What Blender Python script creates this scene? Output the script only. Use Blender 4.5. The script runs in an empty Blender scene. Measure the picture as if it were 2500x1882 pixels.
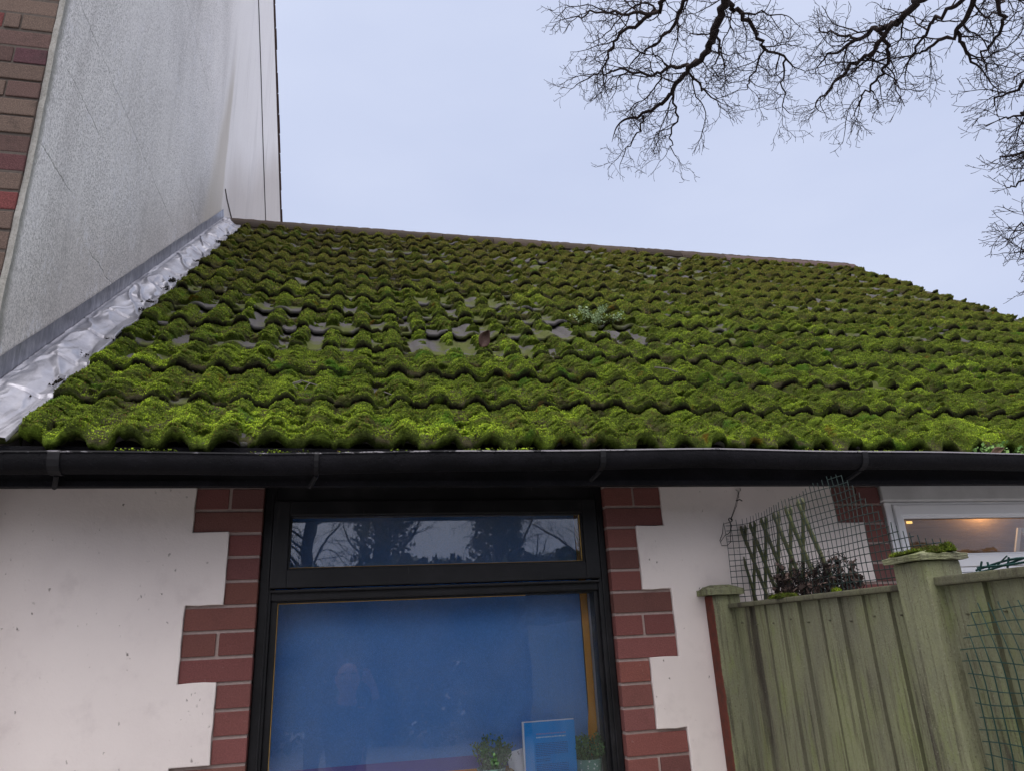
import bpy, bmesh, math, random
import numpy as np
from mathutils import Vector, Matrix

random.seed(7)
rng = np.random.default_rng(11)
sc = bpy.context.scene
COL = sc.collection
H = 1.75                                   # eye height above the yard

# ------------------------------------------------------------------ camera
PITCH, YAW, ROLL, FPX, CD = math.radians(19.4503), math.radians(13.0766), math.radians(-2.8233), 1748.68, 2.4816
cam_d = bpy.data.cameras.new('camera')
cam = bpy.data.objects.new('camera', cam_d)
COL.objects.link(cam)
fwd = Vector((math.sin(YAW) * math.cos(PITCH), math.cos(YAW) * math.cos(PITCH), math.sin(PITCH)))
r0 = Vector((math.cos(YAW), -math.sin(YAW), 0)); u0 = r0.cross(fwd)
rv = math.cos(ROLL) * r0 + math.sin(ROLL) * u0
uv = -math.sin(ROLL) * r0 + math.cos(ROLL) * u0
CAM = Vector((0, -CD, H))
mw = Matrix((rv, uv, -fwd)).transposed().to_4x4(); mw.translation = CAM
cam.matrix_world = mw
cam_d.sensor_width = 36; cam_d.lens = FPX / 2500 * 36
cam_d.clip_start = 0.02; cam_d.clip_end = 2000
sc.camera = cam

# ------------------------------------------------------------------ world, sun, exposure
SUN_EL, SUN_AZ = math.radians(64), math.radians(205)     # azimuth of the sun seen from the yard, clockwise from +y (behind the camera)
sd = Vector((math.sin(SUN_AZ) * math.cos(SUN_EL), math.cos(SUN_AZ) * math.cos(SUN_EL), math.sin(SUN_EL)))
w = bpy.data.worlds.new('World'); sc.world = w; w.use_nodes = True
nt = w.node_tree; nt.nodes.clear()
def WN(t, **k):
    n = nt.nodes.new(t)
    for a, b in k.items(): setattr(n, a, b)
    return n
wout = WN('ShaderNodeOutputWorld'); wbg = WN('ShaderNodeBackground')
tc = WN('ShaderNodeTexCoord')
sky = WN('ShaderNodeTexSky', sky_type='NISHITA', sun_disc=False, sun_elevation=SUN_EL, sun_rotation=SUN_AZ, air_density=1.0, dust_density=4.0)
mp = WN('ShaderNodeMapping'); mp.inputs['Scale'].default_value = (1.0, 1.0, 2.6)
cl = WN('ShaderNodeTexNoise'); cl.inputs['Scale'].default_value = 1.7; cl.inputs['Detail'].default_value = 5; cl.inputs['Roughness'].default_value = 0.5
nt.links.new(tc.outputs['Generated'], mp.inputs['Vector']); nt.links.new(mp.outputs['Vector'], cl.inputs['Vector'])
cr = WN('ShaderNodeValToRGB')
cr.color_ramp.elements[0].position = 0.32; cr.color_ramp.elements[0].color = (0.475, 0.532, 0.71, 1)
cr.color_ramp.elements[1].position = 0.70; cr.color_ramp.elements[1].color = (0.55, 0.602, 0.765, 1)
nt.links.new(cl.outputs['Fac'], cr.inputs['Fac'])
# the cloud deck is thinner, so brighter and whiter, towards the sun behind the camera
dt = WN('ShaderNodeVectorMath', operation='DOT_PRODUCT'); dt.inputs[1].default_value = sd
nt.links.new(tc.outputs['Generated'], dt.inputs[0])
mr = WN('ShaderNodeMapRange', interpolation_type='SMOOTHSTEP')
mr.inputs['From Min'].default_value = 0.40; mr.inputs['From Max'].default_value = 1.0
nt.links.new(dt.outputs['Value'], mr.inputs['Value'])
mx = WN('ShaderNodeMix', data_type='RGBA'); nt.links.new(mr.outputs['Result'], mx.inputs['Factor'])
nt.links.new(cr.outputs['Color'], mx.inputs[6]); mx.inputs[7].default_value = (2.3, 2.2, 2.25, 1)
sc10 = WN('ShaderNodeVectorMath', operation='SCALE'); sc10.inputs['Scale'].default_value = 9.4
nt.links.new(mx.outputs[2], sc10.inputs[0])
skys = WN('ShaderNodeVectorMath', operation='SCALE'); skys.inputs['Scale'].default_value = 0.06
nt.links.new(sky.outputs['Color'], skys.inputs[0])
ad = WN('ShaderNodeVectorMath', operation='ADD')
nt.links.new(sc10.outputs[0], ad.inputs[0]); nt.links.new(skys.outputs[0], ad.inputs[1])
nt.links.new(ad.outputs[0], wbg.inputs['Color']); wbg.inputs['Strength'].default_value = 0.1
nt.links.new(wbg.outputs[0], wout.inputs[0])
ld = bpy.data.lights.new('sun', 'SUN'); ld.energy = 0.9; ld.angle = math.radians(40); ld.color = (1.0, 0.96, 0.92)
lo = bpy.data.objects.new('sun', ld); COL.objects.link(lo)
lo.rotation_euler = (-sd).to_track_quat('-Z', 'Y').to_euler(); lo.location = (0, -6, 12)
sc.view_settings.view_transform = 'Standard'; sc.view_settings.look = 'None'
sc.view_settings.exposure = 0.33; sc.view_settings.gamma = 1.0
sc.render.engine = 'CYCLES'
sc.cycles.max_bounces = 6; sc.cycles.transparent_max_bounces = 12; sc.cycles.use_denoising = True

def at(x, y, dist):
    """Point on the ray through pixel (x, y) of the 2500 x 1882 photo, dist metres from the camera."""
    d = ((x - 1250) / FPX * rv - (y - 941) / FPX * uv + fwd).normalized()
    return CAM + d * dist

# ------------------------------------------------------------------ object helpers
def tag(o, label=None, cat=None, group=None, kind=None):
    if label: o['label'] = label
    if cat: o['category'] = cat
    if group: o['group'] = group
    if kind: o['kind'] = kind
    return o
def thing(name, loc, label, cat, group=None):
    o = bpy.data.objects.new(name, None); COL.objects.link(o); o.location = loc
    o.empty_display_size = 0.1
    return tag(o, label, cat, group)
def wloc(p):
    v = Vector((0, 0, 0))
    while p is not None: v += Vector(p.location); p = p.parent
    return v
def obj(name, V, F, mat, parent=None, smooth=False, loc=None, cols=None, attr=None):
    """One mesh object from world-space vertices; under a thing the local origin is shifted so that mesh coordinates stay world coordinates."""
    me = bpy.data.meshes.new(name)
    V = np.asarray(V, dtype=np.float32)
    if isinstance(F, np.ndarray) and F.ndim == 2:
        n, k = F.shape
        me.vertices.add(len(V)); me.vertices.foreach_set('co', V.ravel())
        me.loops.add(n * k); me.loops.foreach_set('vertex_index', F.astype(np.int32).ravel())
        me.polygons.add(n); me.polygons.foreach_set('loop_start', np.arange(0, n * k, k, dtype=np.int32))
        me.update(calc_edges=True)
    else:
        me.from_pydata([tuple(map(float, v)) for v in V], [], [list(map(int, f)) for f in F])
    if smooth: me.polygons.foreach_set('use_smooth', np.ones(len(me.polygons), dtype=bool))
    if cols is not None:                                   # one colour per face
        a = me.attributes.new('tone', 'FLOAT_COLOR', 'FACE')
        a.data.foreach_set('color', np.asarray(cols, dtype=np.float32).ravel())
    if attr is not None:
        for k, v in attr.items():
            a = me.attributes.new(k, 'FLOAT', 'POINT'); a.data.foreach_set('value', np.asarray(v, dtype=np.float32))
    me.update()
    o = bpy.data.objects.new(name, me); COL.objects.link(o)
    if mat is not None: me.materials.append(mat)
    if parent is not None:
        o.parent = parent; o.location = -wloc(parent)
    return o

class MB:
    """Collects boxes, prisms and tubes into one mesh."""
    def __init__(s): s.v = []; s.f = []; s.c = []
    def add(s, V, F, c=None):
        b = len(s.v); s.v += [tuple(p) for p in V]; s.f += [tuple(b + i for i in f) for f in F]
        s.c += [c or (1, 1, 1, 1)] * len(F)
    def box(s, x0, x1, y0, y1, z0, z1, c=None, ch=0.0):
        if ch <= 0:
            V = [(x, y, z) for x in (x0, x1) for y in (y0, y1) for z in (z0, z1)]
            F = [(0, 1, 3, 2), (4, 6, 7, 5), (0, 4, 5, 1), (2, 3, 7, 6), (0, 2, 6, 4), (1, 5, 7, 3)]
            return s.add(V, F, c)
        bm = bmesh.new(); bmesh.ops.create_cube(bm, size=1)
        for v in bm.verts:
            v.co = Vector(((x0 + x1) / 2 + v.co.x * (x1 - x0), (y0 + y1) / 2 + v.co.y * (y1 - y0), (z0 + z1) / 2 + v.co.z * (z1 - z0)))
        bmesh.ops.bevel(bm, geom=list(bm.edges), offset=ch, segments=2, affect='EDGES', profile=0.6)
        bm.verts.index_update()
        s.add([v.co[:] for v in bm.verts], [[v.index for v in f.verts] for f in bm.faces], c); bm.free()
    def prism(s, poly, axis, a, b, c=None, cap=True):
        """poly: 2D points; extruded along axis 'x' (poly in y,z), 'y' (x,z) or 'z' (x,y)."""
        n = len(poly)
        def P(q, t): return (t, q[0], q[1]) if axis == 'x' else ((q[0], t, q[1]) if axis == 'y' else (q[0], q[1], t))
        V = [P(q, a) for q in poly] + [P(q, b) for q in poly]
        F = [(i, (i + 1) % n, n + (i + 1) % n, n + i) for i in range(n)]
        if cap: F += [tuple(range(n))[::-1], tuple(range(n, 2 * n))]
        s.add(V, F, c)
    def tube(s, pts, rad, sides=6, c=None):
        V, F = tube(pts, rad, sides); s.add(V, F, c)
    def obj(s, name, mat, parent=None, smooth=False, cols=False):
        return obj(name, s.v, s.f, mat, parent, smooth, cols=s.c if cols else None)

def tube(pts, rad, sides=6):
    P = np.asarray([tuple(p) for p in pts], dtype=float); n = len(P)
    R = np.full(n, rad) if np.isscalar(rad) else np.asarray(rad, float)
    T = np.gradient(P, axis=0); T /= np.linalg.norm(T, axis=1)[:, None] + 1e-12
    ref = np.array([0.31, 0.17, 0.93]); ref = np.where(np.abs(T @ ref)[:, None] > 0.95, np.array([0.9, 0.3, 0.1]), ref)
    A = np.cross(T, ref); A /= np.linalg.norm(A, axis=1)[:, None] + 1e-12
    B = np.cross(T, A)
    th = np.arange(sides) * 2 * math.pi / sides
    V = (P[:, None] + R[:, None, None] * (np.cos(th)[None, :, None] * A[:, None] + np.sin(th)[None, :, None] * B[:, None])).reshape(-1, 3)
    F = []
    for i in range(n - 1):
        for j in range(sides):
            k = (j + 1) % sides
            F.append((i * sides + j, i * sides + k, (i + 1) * sides + k, (i + 1) * sides + j))
    F.append(tuple(range(sides))[::-1]); F.append(tuple((n - 1) * sides + j for j in range(sides)))
    return V, F

# ------------------------------------------------------------------ numpy noise
def _hash(ix, iy, seed):
    h = (ix.astype(np.int64) * 374761393 + iy.astype(np.int64) * 668265263 + seed * 1442695041) & 0xffffffff
    h = ((h ^ (h >> 13)) * 1274126177) & 0xffffffff
    h = ((h ^ (h >> 16)) * 2246822519) & 0xffffffff
    return ((h ^ (h >> 15)) & 0xffffff).astype(np.float64) / 0xffffff
def vnoise(x, y, seed=0):
    ix = np.floor(x); iy = np.floor(y); fx = x - ix; fy = y - iy
    fx = fx * fx * fx * (fx * (fx * 6 - 15) + 10); fy = fy * fy * fy * (fy * (fy * 6 - 15) + 10)
    a = _hash(ix, iy, seed); b = _hash(ix + 1, iy, seed); c = _hash(ix, iy + 1, seed); d = _hash(ix + 1, iy + 1, seed)
    return (a + (b - a) * fx) * (1 - fy) + (c + (d - c) * fx) * fy
def fbm(x, y, seed=0, octv=4, gain=0.5):
    s = 0; a = 1; t = 0
    for o in range(octv):
        s = s + a * vnoise(x * 2 ** o + 17.3 * o, y * 2 ** o - 9.1 * o, seed + o); t += a; a *= gain
    return s / t
def worley(x, y, seed=0):
    ix = np.floor(x); iy = np.floor(y); best = np.full(np.shape(x), 9.0)
    for dx in (-1, 0, 1):
        for dy in (-1, 0, 1):
            jx = ix + dx; jy = iy + dy
            px = jx + _hash(jx, jy, seed); py = jy + _hash(jx, jy, seed + 5)
            best = np.minimum(best, (px - x) ** 2 + (py - y) ** 2)
    return np.sqrt(best)
def sstep(a, b, x):
    t = np.clip((x - a) / (b - a), 0, 1); return t * t * (3 - 2 * t)

# ------------------------------------------------------------------ material helpers
class NT:
    def __init__(s, name, rough=0.8, spec=0.3):
        s.m = bpy.data.materials.new(name); s.m.use_nodes = True
        s.t = s.m.node_tree; s.t.nodes.clear()
        s.out = s.t.nodes.new('ShaderNodeOutputMaterial'); s.b = s.t.nodes.new('ShaderNodeBsdfPrincipled')
        s.t.links.new(s.b.outputs[0], s.out.inputs[0])
        s.b.inputs['Roughness'].default_value = rough; s.b.inputs['Specular IOR Level'].default_value = spec
        s.co = s.t.nodes.new('ShaderNodeTexCoord').outputs['Object']
    def put(s, sock, v):
        if isinstance(v, bpy.types.NodeSocket): s.t.links.new(v, sock)
        elif v is not None:
            if isinstance(v, tuple) and len(v) == 3 and sock.type == 'RGBA': v = (*v, 1)
            sock.default_value = v
    def map(s, scale=(1, 1, 1), rot=(0, 0, 0), loc=(0, 0, 0), v=None):
        n = s.t.nodes.new('ShaderNodeMapping'); s.t.links.new(v or s.co, n.inputs[0])
        n.inputs['Scale'].default_value = scale; n.inputs['Rotation'].default_value = rot; n.inputs['Location'].default_value = loc
        return n.outputs[0]
    def noise(s, scale, detail=4, rough=0.55, v=None, dist=0.0, col=False):
        n = s.t.nodes.new('ShaderNodeTexNoise'); s.t.links.new(v or s.co, n.inputs['Vector'])
        n.inputs['Scale'].default_value = scale; n.inputs['Detail'].default_value = detail
        n.inputs['Roughness'].default_value = rough; n.inputs['Distortion'].default_value = dist
        return n.outputs['Color' if col else 'Fac']
    def vor(s, scale, v=None, feature='F1', out='Distance'):
        n = s.t.nodes.new('ShaderNodeTexVoronoi'); s.t.links.new(v or s.co, n.inputs['Vector'])
        n.feature = feature; n.inputs['Scale'].default_value = scale
        return n.outputs[out]
    def ramp(s, fac, *st):
        n = s.t.nodes.new('ShaderNodeValToRGB'); e = n.color_ramp.elements
        while len(e) < len(st): e.new(0.5)
        for k, (p, c) in zip(e, st):
            k.position = p; k.color = (*c, 1) if isinstance(c, tuple) else (c, c, c, 1)
        s.t.links.new(fac, n.inputs[0]); return n.outputs[0]
    def mix(s, fac, a, b, blend='MIX'):
        n = s.t.nodes.new('ShaderNodeMix'); n.data_type = 'RGBA'; n.blend_type = blend
        s.put(n.inputs[0], fac); s.put(n.inputs[6], a); s.put(n.inputs[7], b); return n.outputs[2]
    def math(s, op, a, b=None, c=None, clamp=False):
        n = s.t.nodes.new('ShaderNodeMath'); n.operation = op; n.use_clamp = clamp
        for i, v in enumerate((a, b, c)):
            if v is not None: s.put(n.inputs[i], v)
        return n.outputs[0]
    def rng(s, v, a, b, c=0.0, d=1.0):
        n = s.t.nodes.new('ShaderNodeMapRange'); n.interpolation_type = 'SMOOTHSTEP'
        s.put(n.inputs['Value'], v)
        for k, q in zip(('From Min', 'From Max', 'To Min', 'To Max'), (a, b, c, d)): n.inputs[k].default_value = q
        return n.outputs[0]
    def xyz(s, v=None):
        n = s.t.nodes.new('ShaderNodeSeparateXYZ'); s.t.links.new(v or s.co, n.inputs[0]); return n.outputs
    def attr(s, name, out='Fac'):
        n = s.t.nodes.new('ShaderNodeAttribute'); n.attribute_name = name; return n.outputs[out]
    def island(s):
        return s.t.nodes.new('ShaderNodeNewGeometry').outputs['Random Per Island']
    def bump(s, h, strength=0.5, dist=0.01, prev=None):
        n = s.t.nodes.new('ShaderNodeBump'); s.put(n.inputs['Height'], h)
        n.inputs['Strength'].default_value = strength; n.inputs['Distance'].default_value = dist
        if prev is not None: s.t.links.new(prev, n.inputs['Normal'])
        s.t.links.new(n.outputs[0], s.b.inputs['Normal']); return n.outputs[0]
    def base(s, c): s.put(s.b.inputs['Base Color'], c); return s
    def rough(s, c): s.put(s.b.inputs['Roughness'], c); return s
def plain(name, c, rough=0.6, spec=0.3, var=0.12, scale=40, bump=0.15, metal=0.0):
    n = NT(name, rough, spec); k = n.noise(scale, 5)
    n.base(n.mix(k, tuple(x * (1 - var) for x in c), tuple(min(1, x * (1 + var)) for x in c)))
    n.b.inputs['Metallic'].default_value = metal
    if bump: n.bump(k, bump, 0.004)
    return n.m
def glass(name, ior=1.6, dust=0.0, tint=(0.97, 0.98, 0.99)):
    m = bpy.data.materials.new(name); m.use_nodes = True; t = m.node_tree; t.nodes.clear()
    o = t.nodes.new('ShaderNodeOutputMaterial'); mixn = t.nodes.new('ShaderNodeMixShader')
    fr = t.nodes.new('ShaderNodeFresnel'); fr.inputs[0].default_value = ior
    tr = t.nodes.new('ShaderNodeBsdfTransparent'); tr.inputs[0].default_value = (*tint, 1)
    gl = t.nodes.new('ShaderNodeBsdfGlossy'); gl.inputs['Roughness'].default_value = 0.012
    gl.inputs['Color'].default_value = (0.95, 0.97, 1, 1)
    t.links.new(fr.outputs[0], mixn.inputs[0]); t.links.new(tr.outputs[0], mixn.inputs[1]); t.links.new(gl.outputs[0], mixn.inputs[2])
    last = mixn.outputs[0]
    tcn = t.nodes.new('ShaderNodeTexCoord')
    nz = t.nodes.new('ShaderNodeTexNoise'); nz.inputs['Scale'].default_value = 3; t.links.new(tcn.outputs['Object'], nz.inputs[0])
    bp = t.nodes.new('ShaderNodeBump'); bp.inputs['Strength'].default_value = 0.05; bp.inputs['Distance'].default_value = 0.02
    t.links.new(nz.outputs[0], bp.inputs['Height']); t.links.new(bp.outputs[0], gl.inputs['Normal'])
    if dust:
        df = t.nodes.new('ShaderNodeBsdfDiffuse'); df.inputs[0].default_value = (0.55, 0.55, 0.58, 1)
        vo = t.nodes.new('ShaderNodeTexNoise'); vo.inputs['Scale'].default_value = 420; vo.inputs['Detail'].default_value = 1; t.links.new(tcn.outputs['Object'], vo.inputs[0])
        cr = t.nodes.new('ShaderNodeMapRange'); cr.inputs['From Min'].default_value = 0.74; cr.inputs['From Max'].default_value = 0.82; cr.inputs['To Max'].default_value = 0.4
        t.links.new(vo.outputs[0], cr.inputs[0])
        big = t.nodes.new('ShaderNodeTexNoise'); big.inputs['Scale'].default_value = 4; big.inputs['Detail'].default_value = 4; t.links.new(tcn.outputs['Object'], big.inputs[0])
        b2 = t.nodes.new('ShaderNodeMapRange'); b2.inputs['From Min'].default_value = 0.3; b2.inputs['From Max'].default_value = 0.8; b2.inputs['To Max'].default_value = dust
        t.links.new(big.outputs[0], b2.inputs[0])
        adn = t.nodes.new('ShaderNodeMath'); adn.operation = 'ADD'; adn.use_clamp = True
        t.links.new(cr.outputs[0], adn.inputs[0]); t.links.new(b2.outputs[0], adn.inputs[1])
        m2 = t.nodes.new('ShaderNodeMixShader'); t.links.new(adn.outputs[0], m2.inputs[0]); t.links.new(last, m2.inputs[1]); t.links.new(df.outputs[0], m2.inputs[2]); last = m2.outputs[0]
    t.links.new(last, o.inputs[0]); return m

# ------------------------------------------------------------------ materials
def mat_render():
    n = NT('cream_masonry_paint', 0.85, 0.2)
    big = n.noise(1.6, 5); mid = n.noise(9, 6, 0.65); fine = n.noise(160, 4, 0.6)
    c = n.mix(n.rng(big, 0.35, 0.7), (0.73, 0.665, 0.635), (0.65, 0.585, 0.565))
    c = n.mix(n.math('MULTIPLY', n.rng(mid, 0.52, 0.75), 0.35), c, (0.50, 0.44, 0.43))
    # pock marks and grit specks
    vm = n.t.nodes.new('ShaderNodeVectorMath'); vm.operation = 'MULTIPLY_ADD'; n.t.links.new(n.noise(55, 4, .7, col=True), vm.inputs[0]); vm.inputs[1].default_value = (.022, .022, .03); n.t.links.new(n.co, vm.inputs[2]); wv = vm.outputs[0]
    sp = n.vor(26, n.map((1, 1, 0.8), v=wv)); pick = n.rng(n.noise(11, 2), 0.45, 0.58)
    sp = n.math('MULTIPLY', n.rng(sp, 0.10, 0.03), pick)
    s2 = n.math('MULTIPLY', n.rng(n.vor(70, n.map((1, 1, 0.45), (0, 0.5, 0), v=wv)), 0.15, 0.08), n.rng(n.noise(6, 3), 0.54, 0.66))
    k = n.math('MAXIMUM', sp, n.math('MULTIPLY', s2, 0.7))
    c = n.mix(n.math('MULTIPLY', k, 0.8), c, (0.09, 0.07, 0.06))
    n.base(c)
    h = n.math('SUBTRACT', n.math('ADD', n.math('MULTIPLY', fine, 0.12), n.math('MULTIPLY', mid, 0.5)), n.math('MULTIPLY', k, 0.9))
    n.bump(h, 0.6, 0.008)
    return n.m
def mat_tone(name, rough=0.85, sp=0.25, grain=0.35, bump=0.3, dirt=(0.05, 0.04, 0.035), dirt_amt=0.5, efflo=0.0):
    n = NT(name, rough, sp); t = n.attr('tone', 'Color')
    a = n.noise(220, 4, 0.65); b = n.noise(14, 6, 0.7)
    c = n.mix(n.rng(a, 0.35, 0.75), n.mix(1.0, t, (1 - grain,) * 3, 'MULTIPLY'), t)
    c = n.mix(n.math('MULTIPLY', n.rng(b, 0.5, 0.8), dirt_amt), c, dirt)
    if efflo: c = n.mix(n.math('MULTIPLY', n.rng(n.noise(30, 6, 0.75), 0.62, 0.75), efflo), c, (0.5, 0.46, 0.43))
    n.base(c); n.bump(n.math('ADD', a, b), bump, 0.004)
    return n.m
def mat_gable():
    n = NT('weathered_gable_render', 0.9, 0.15)
    x, y, z = n.xyz()
    warp = n.noise(0.8, 4)
    streak = n.noise(5.5, 8, 0.75, n.map((1, 1.6, 0.22)))
    speck = n.noise(120, 4, 0.8, n.map((1, 1, 0.6)), 0.5)
    speck2 = n.noise(28, 5, 0.75, n.map((1, 1, 0.5)))
    pale = n.mix(streak, (0.86, 0.835, 0.825), (0.92, 0.90, 0.89))
    low = n.rng(n.math('ADD', z, n.math('MULTIPLY', warp, 1.0)), H + 2.6, H + 1.2)
    edge = n.math('MULTIPLY', y, -0.78)
    beige = n.mix(streak, (0.56, 0.52, 0.49), (0.70, 0.655, 0.62))
    # height above the flashing line decides how much the wall is stained by algae
    hz = n.math('SUBTRACT', z, n.math('ADD', n.math('MULTIPLY', y, 0.832), H + 0.86))
    wet = n.rng(n.math('ADD', hz, n.math('MULTIPLY', n.math('SUBTRACT', warp, 0.5), 0.8)), 0.75, 0.0)
    c = n.mix(wet, pale, beige)
    amt = n.rng(n.math('ADD', speck, n.math('MULTIPLY', n.math('SUBTRACT', n.noise(1.3, 5, 0.6, n.map((1, 1, 0.6))), 0.5), 0.34)), 0.42, 0.66)
    amt = n.math('MULTIPLY', amt, n.rng(y, 2.9, 2.2, 0.10, 0.64))
    pit = n.math('MULTIPLY', n.rng(n.vor(120, n.map((1, 1, .8))), 0.42, 0.26), n.rng(y, 2.9, 2.2, 0.15, 0.72))
    amt = n.math('MAXIMUM', amt, n.math('MULTIPLY', pit, n.rng(n.noise(2.4, 4, .6, n.map((1, 1, .4))), .3, .6, .45, 1.0)))
    c = n.mix(amt, c, n.mix(speck2, (0.13, 0.125, 0.125), (0.28, 0.265, 0.26)))
    st2 = n.rng(n.noise(2.6, 5, 0.62, n.map((1, 1.5, 0.16), (0, 0, 0), (3, 0, 0))), 0.52, 0.72)
    c = n.mix(n.math('MULTIPLY', st2, 0.22), c, (0.27, 0.25, 0.245))
    sc_ = n.math('ABSOLUTE', n.math('SUBTRACT', n.noise(13, 4, .6, n.map((1, 1.3, .35)), 1.2), .5))
    c = n.mix(n.math('MULTIPLY', n.math('MULTIPLY', n.rng(sc_, .022, .006), n.rng(n.noise(3, 3), .45, .6)), n.rng(y, 2.9, 2.2, 0, .6)), c, (.80, .79, .82))
    wob = n.math('MULTIPLY', n.math('SUBTRACT', n.noise(5, 4), 0.5), 0.07)
    # ochre cement band up to the line where the lower roof meets the gable
    yb = n.math('ADD', y, wob)
    left = n.math('ADD', n.math('MULTIPLY', n.math('SUBTRACT', z, H + 3.12), 0.27), 2.36)
    band = n.math('MULTIPLY', n.rng(n.math('SUBTRACT', yb, left), -0.09, 0.12), n.rng(yb, 2.95, 2.86))
    band = n.math('MULTIPLY', band, n.rng(z, H + 5.2, H + 4.5))
    c = n.mix(n.math('MULTIPLY', band, 0.7), c, n.mix(streak, (0.47, 0.425, 0.36), (0.57, 0.52, 0.45)))
    # horizontal bed-joint cracks
    jig = n.math('MULTIPLY', n.math('SUBTRACT', n.noise(11, 5, 0.65), 0.5), 0.07)
    crack = None
    for z0, ya, yb2 in ((2.455, -0.02, 1.7), (3.89, 1.1, 2.35), (2.13, -0.05, 0.42), (2.875, 1.6, 2.3), (1.72, -0.1, 0.25), (1.62, 0.45, 0.8)):
        d = n.math('ABSOLUTE', n.math('SUBTRACT', n.math('ADD', z, jig), H + z0))
        k = n.math('MULTIPLY', n.rng(d, 0.0055, 0.0015), n.math('MULTIPLY', n.rng(y, ya, ya + 0.05), n.rng(y, yb2, yb2 - 0.1)))
        crack = k if crack is None else n.math('MAXIMUM', crack, k)
    c = n.mix(n.math('MULTIPLY', n.math('MULTIPLY', crack, n.rng(n.noise(6, 3), 0.35, 0.55)), 0.42), c, (0.12, 0.115, 0.11))
    c = n.mix(n.math('MULTIPLY', n.rng(n.math('ADD', y, wob), -0.075, -0.115), 0.8), c, n.mix(speck2, (0.10, 0.105, 0.08), (0.34, 0.33, 0.30)))
    n.base(c)
    n.bump(n.math('SUBTRACT', n.math('ADD', n.math('MULTIPLY', n.noise(130, 4, 0.7), 0.5), n.math('MULTIPLY', n.noise(7, 5, .7), 0.7)), n.math('MULTIPLY', crack, 1.5)), 0.45, 0.008)
    return n.m
def mat_moss():
    n = NT('roof_moss', 0.95, 0.08)
    a = n.noise(2.4, 5, 0.6); b = n.noise(11, 5, 0.65); f = n.noise(240, 3, 0.7); d = n.noise(38, 4, 0.65)
    c = n.mix(n.rng(b, 0.33, 0.66), (0.042, 0.058, 0.012), (0.095, 0.140, 0.018))
    c = n.mix(n.math('MULTIPLY', n.rng(a, 0.50, 0.72), n.rng(b, 0.30, 0.62)), c, (0.17, 0.26, 0.028))
    # towards the ridge the moss is drier and browner
    z = n.xyz()[2]
    dry = n.math('MULTIPLY', n.rng(z, H + 1.3, H + 3.3), 0.75)
    c = n.mix(n.math('MULTIPLY', dry, n.rng(n.noise(5, 4), 0.25, 0.7)), c, (0.105, 0.095, 0.014))
    c = n.mix(n.math('MULTIPLY', n.rng(d, 0.56, 0.70), 0.75), c, (0.045, 0.038, 0.012))
    c = n.mix(n.math('MULTIPLY', n.rng(n.noise(8, 3, 0.5, n.map(loc=(4, 2, 7))), 0.66, 0.74), 0.6), c, (0.20, 0.085, 0.012))
    c = n.mix(n.math('MULTIPLY', n.rng(n.noise(6.5, 3, 0.5, n.map(loc=(9, 1, 3))), 0.62, 0.72), 0.7), c, (0.045, 0.125, 0.008))
    c = n.mix(n.rng(f, 0.35, 0.7), n.mix(1.0, c, (0.62, 0.62, 0.6), 'MULTIPLY'), n.mix(1.0, c, (1.25, 1.25, 1.2), 'MULTIPLY'))
    # dead brown hanging fronts, painted near black with the shade under the lips
    c = n.mix(n.attr('lip_shade'), c, n.mix(f, (0.006, 0.005, 0.004), (0.020, 0.016, 0.011)))
    c = n.mix(n.math('MULTIPLY', n.attr('litter'), 0.85), c, n.mix(f, (0.040, 0.034, 0.022), (0.105, 0.090, 0.055)))
    n.base(c)
    n.bump(n.math('ADD', n.noise(420, 3, 0.7), n.math('MULTIPLY', n.noise(120, 3), 1.6)), 0.9, 0.006)
    return n.m
def mat_moss_tuft():
    n = NT('moss_shoots', 0.9, 0.1)
    a = n.noise(2.4, 5, 0.6); b = n.noise(11, 5, 0.65); i = n.island()
    c = n.mix(n.rng(b, 0.33, 0.66), (0.056, 0.078, 0.010), (0.158, 0.222, 0.018))
    c = n.mix(n.math('MULTIPLY', n.rng(a, 0.50, 0.72), n.rng(b, 0.30, 0.62)), c, (0.33, 0.46, 0.03))
    z = n.xyz()[2]
    c = n.mix(n.math('MULTIPLY', n.rng(z, H + 1.1, H + 2.7), 0.85), c, (0.108, 0.090, 0.022))
    c = n.mix(n.rng(i, 0.0, 1.0), n.mix(1.0, c, (0.42, 0.44, 0.5), 'MULTIPLY'), n.mix(1.0, c, (1.45, 1.45, 1.35), 'MULTIPLY'))
    c = n.mix(n.math('MULTIPLY', n.rng(n.noise(6.5, 3, 0.5, n.map(loc=(9, 1, 3))), 0.60, 0.72), 0.7), c, (0.05, 0.125, 0.012))
    c = n.mix(n.math('MULTIPLY', n.rng(n.noise(7.5, 4, 0.6, n.map(loc=(1, 6, 2))), 0.53, 0.66), 0.75), c, (0.050, 0.044, 0.018))
    c = n.mix(n.rng(i, 0.93, 0.95), c, (0.10, 0.06, 0.02))
    n.base(c); return n.m
def mat_tile():
    n = NT('concrete_roof_tile', 0.95, 0.08)
    f = n.noise(260, 3, 0.7); b = n.noise(9, 5, 0.7); g = n.noise(5.5, 5, 0.6, n.map(loc=(3, 1, 5)))
    c = n.mix(b, (0.085, 0.080, 0.083), (0.145, 0.137, 0.140))
    c = n.mix(n.math('MULTIPLY', n.rng(f, 0.52, 0.68), 0.7), c, (0.17, 0.16, 0.16))
    c = n.mix(n.math('MULTIPLY', n.rng(g, 0.45, 0.58), 0.85), c, n.mix(b, (0.070, 0.088, 0.016), (0.130, 0.150, 0.036)))
    z = n.xyz()[2]
    n.base(c); n.bump(n.math('ADD', f, b), 1.0, 0.006); return n.m
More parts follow.
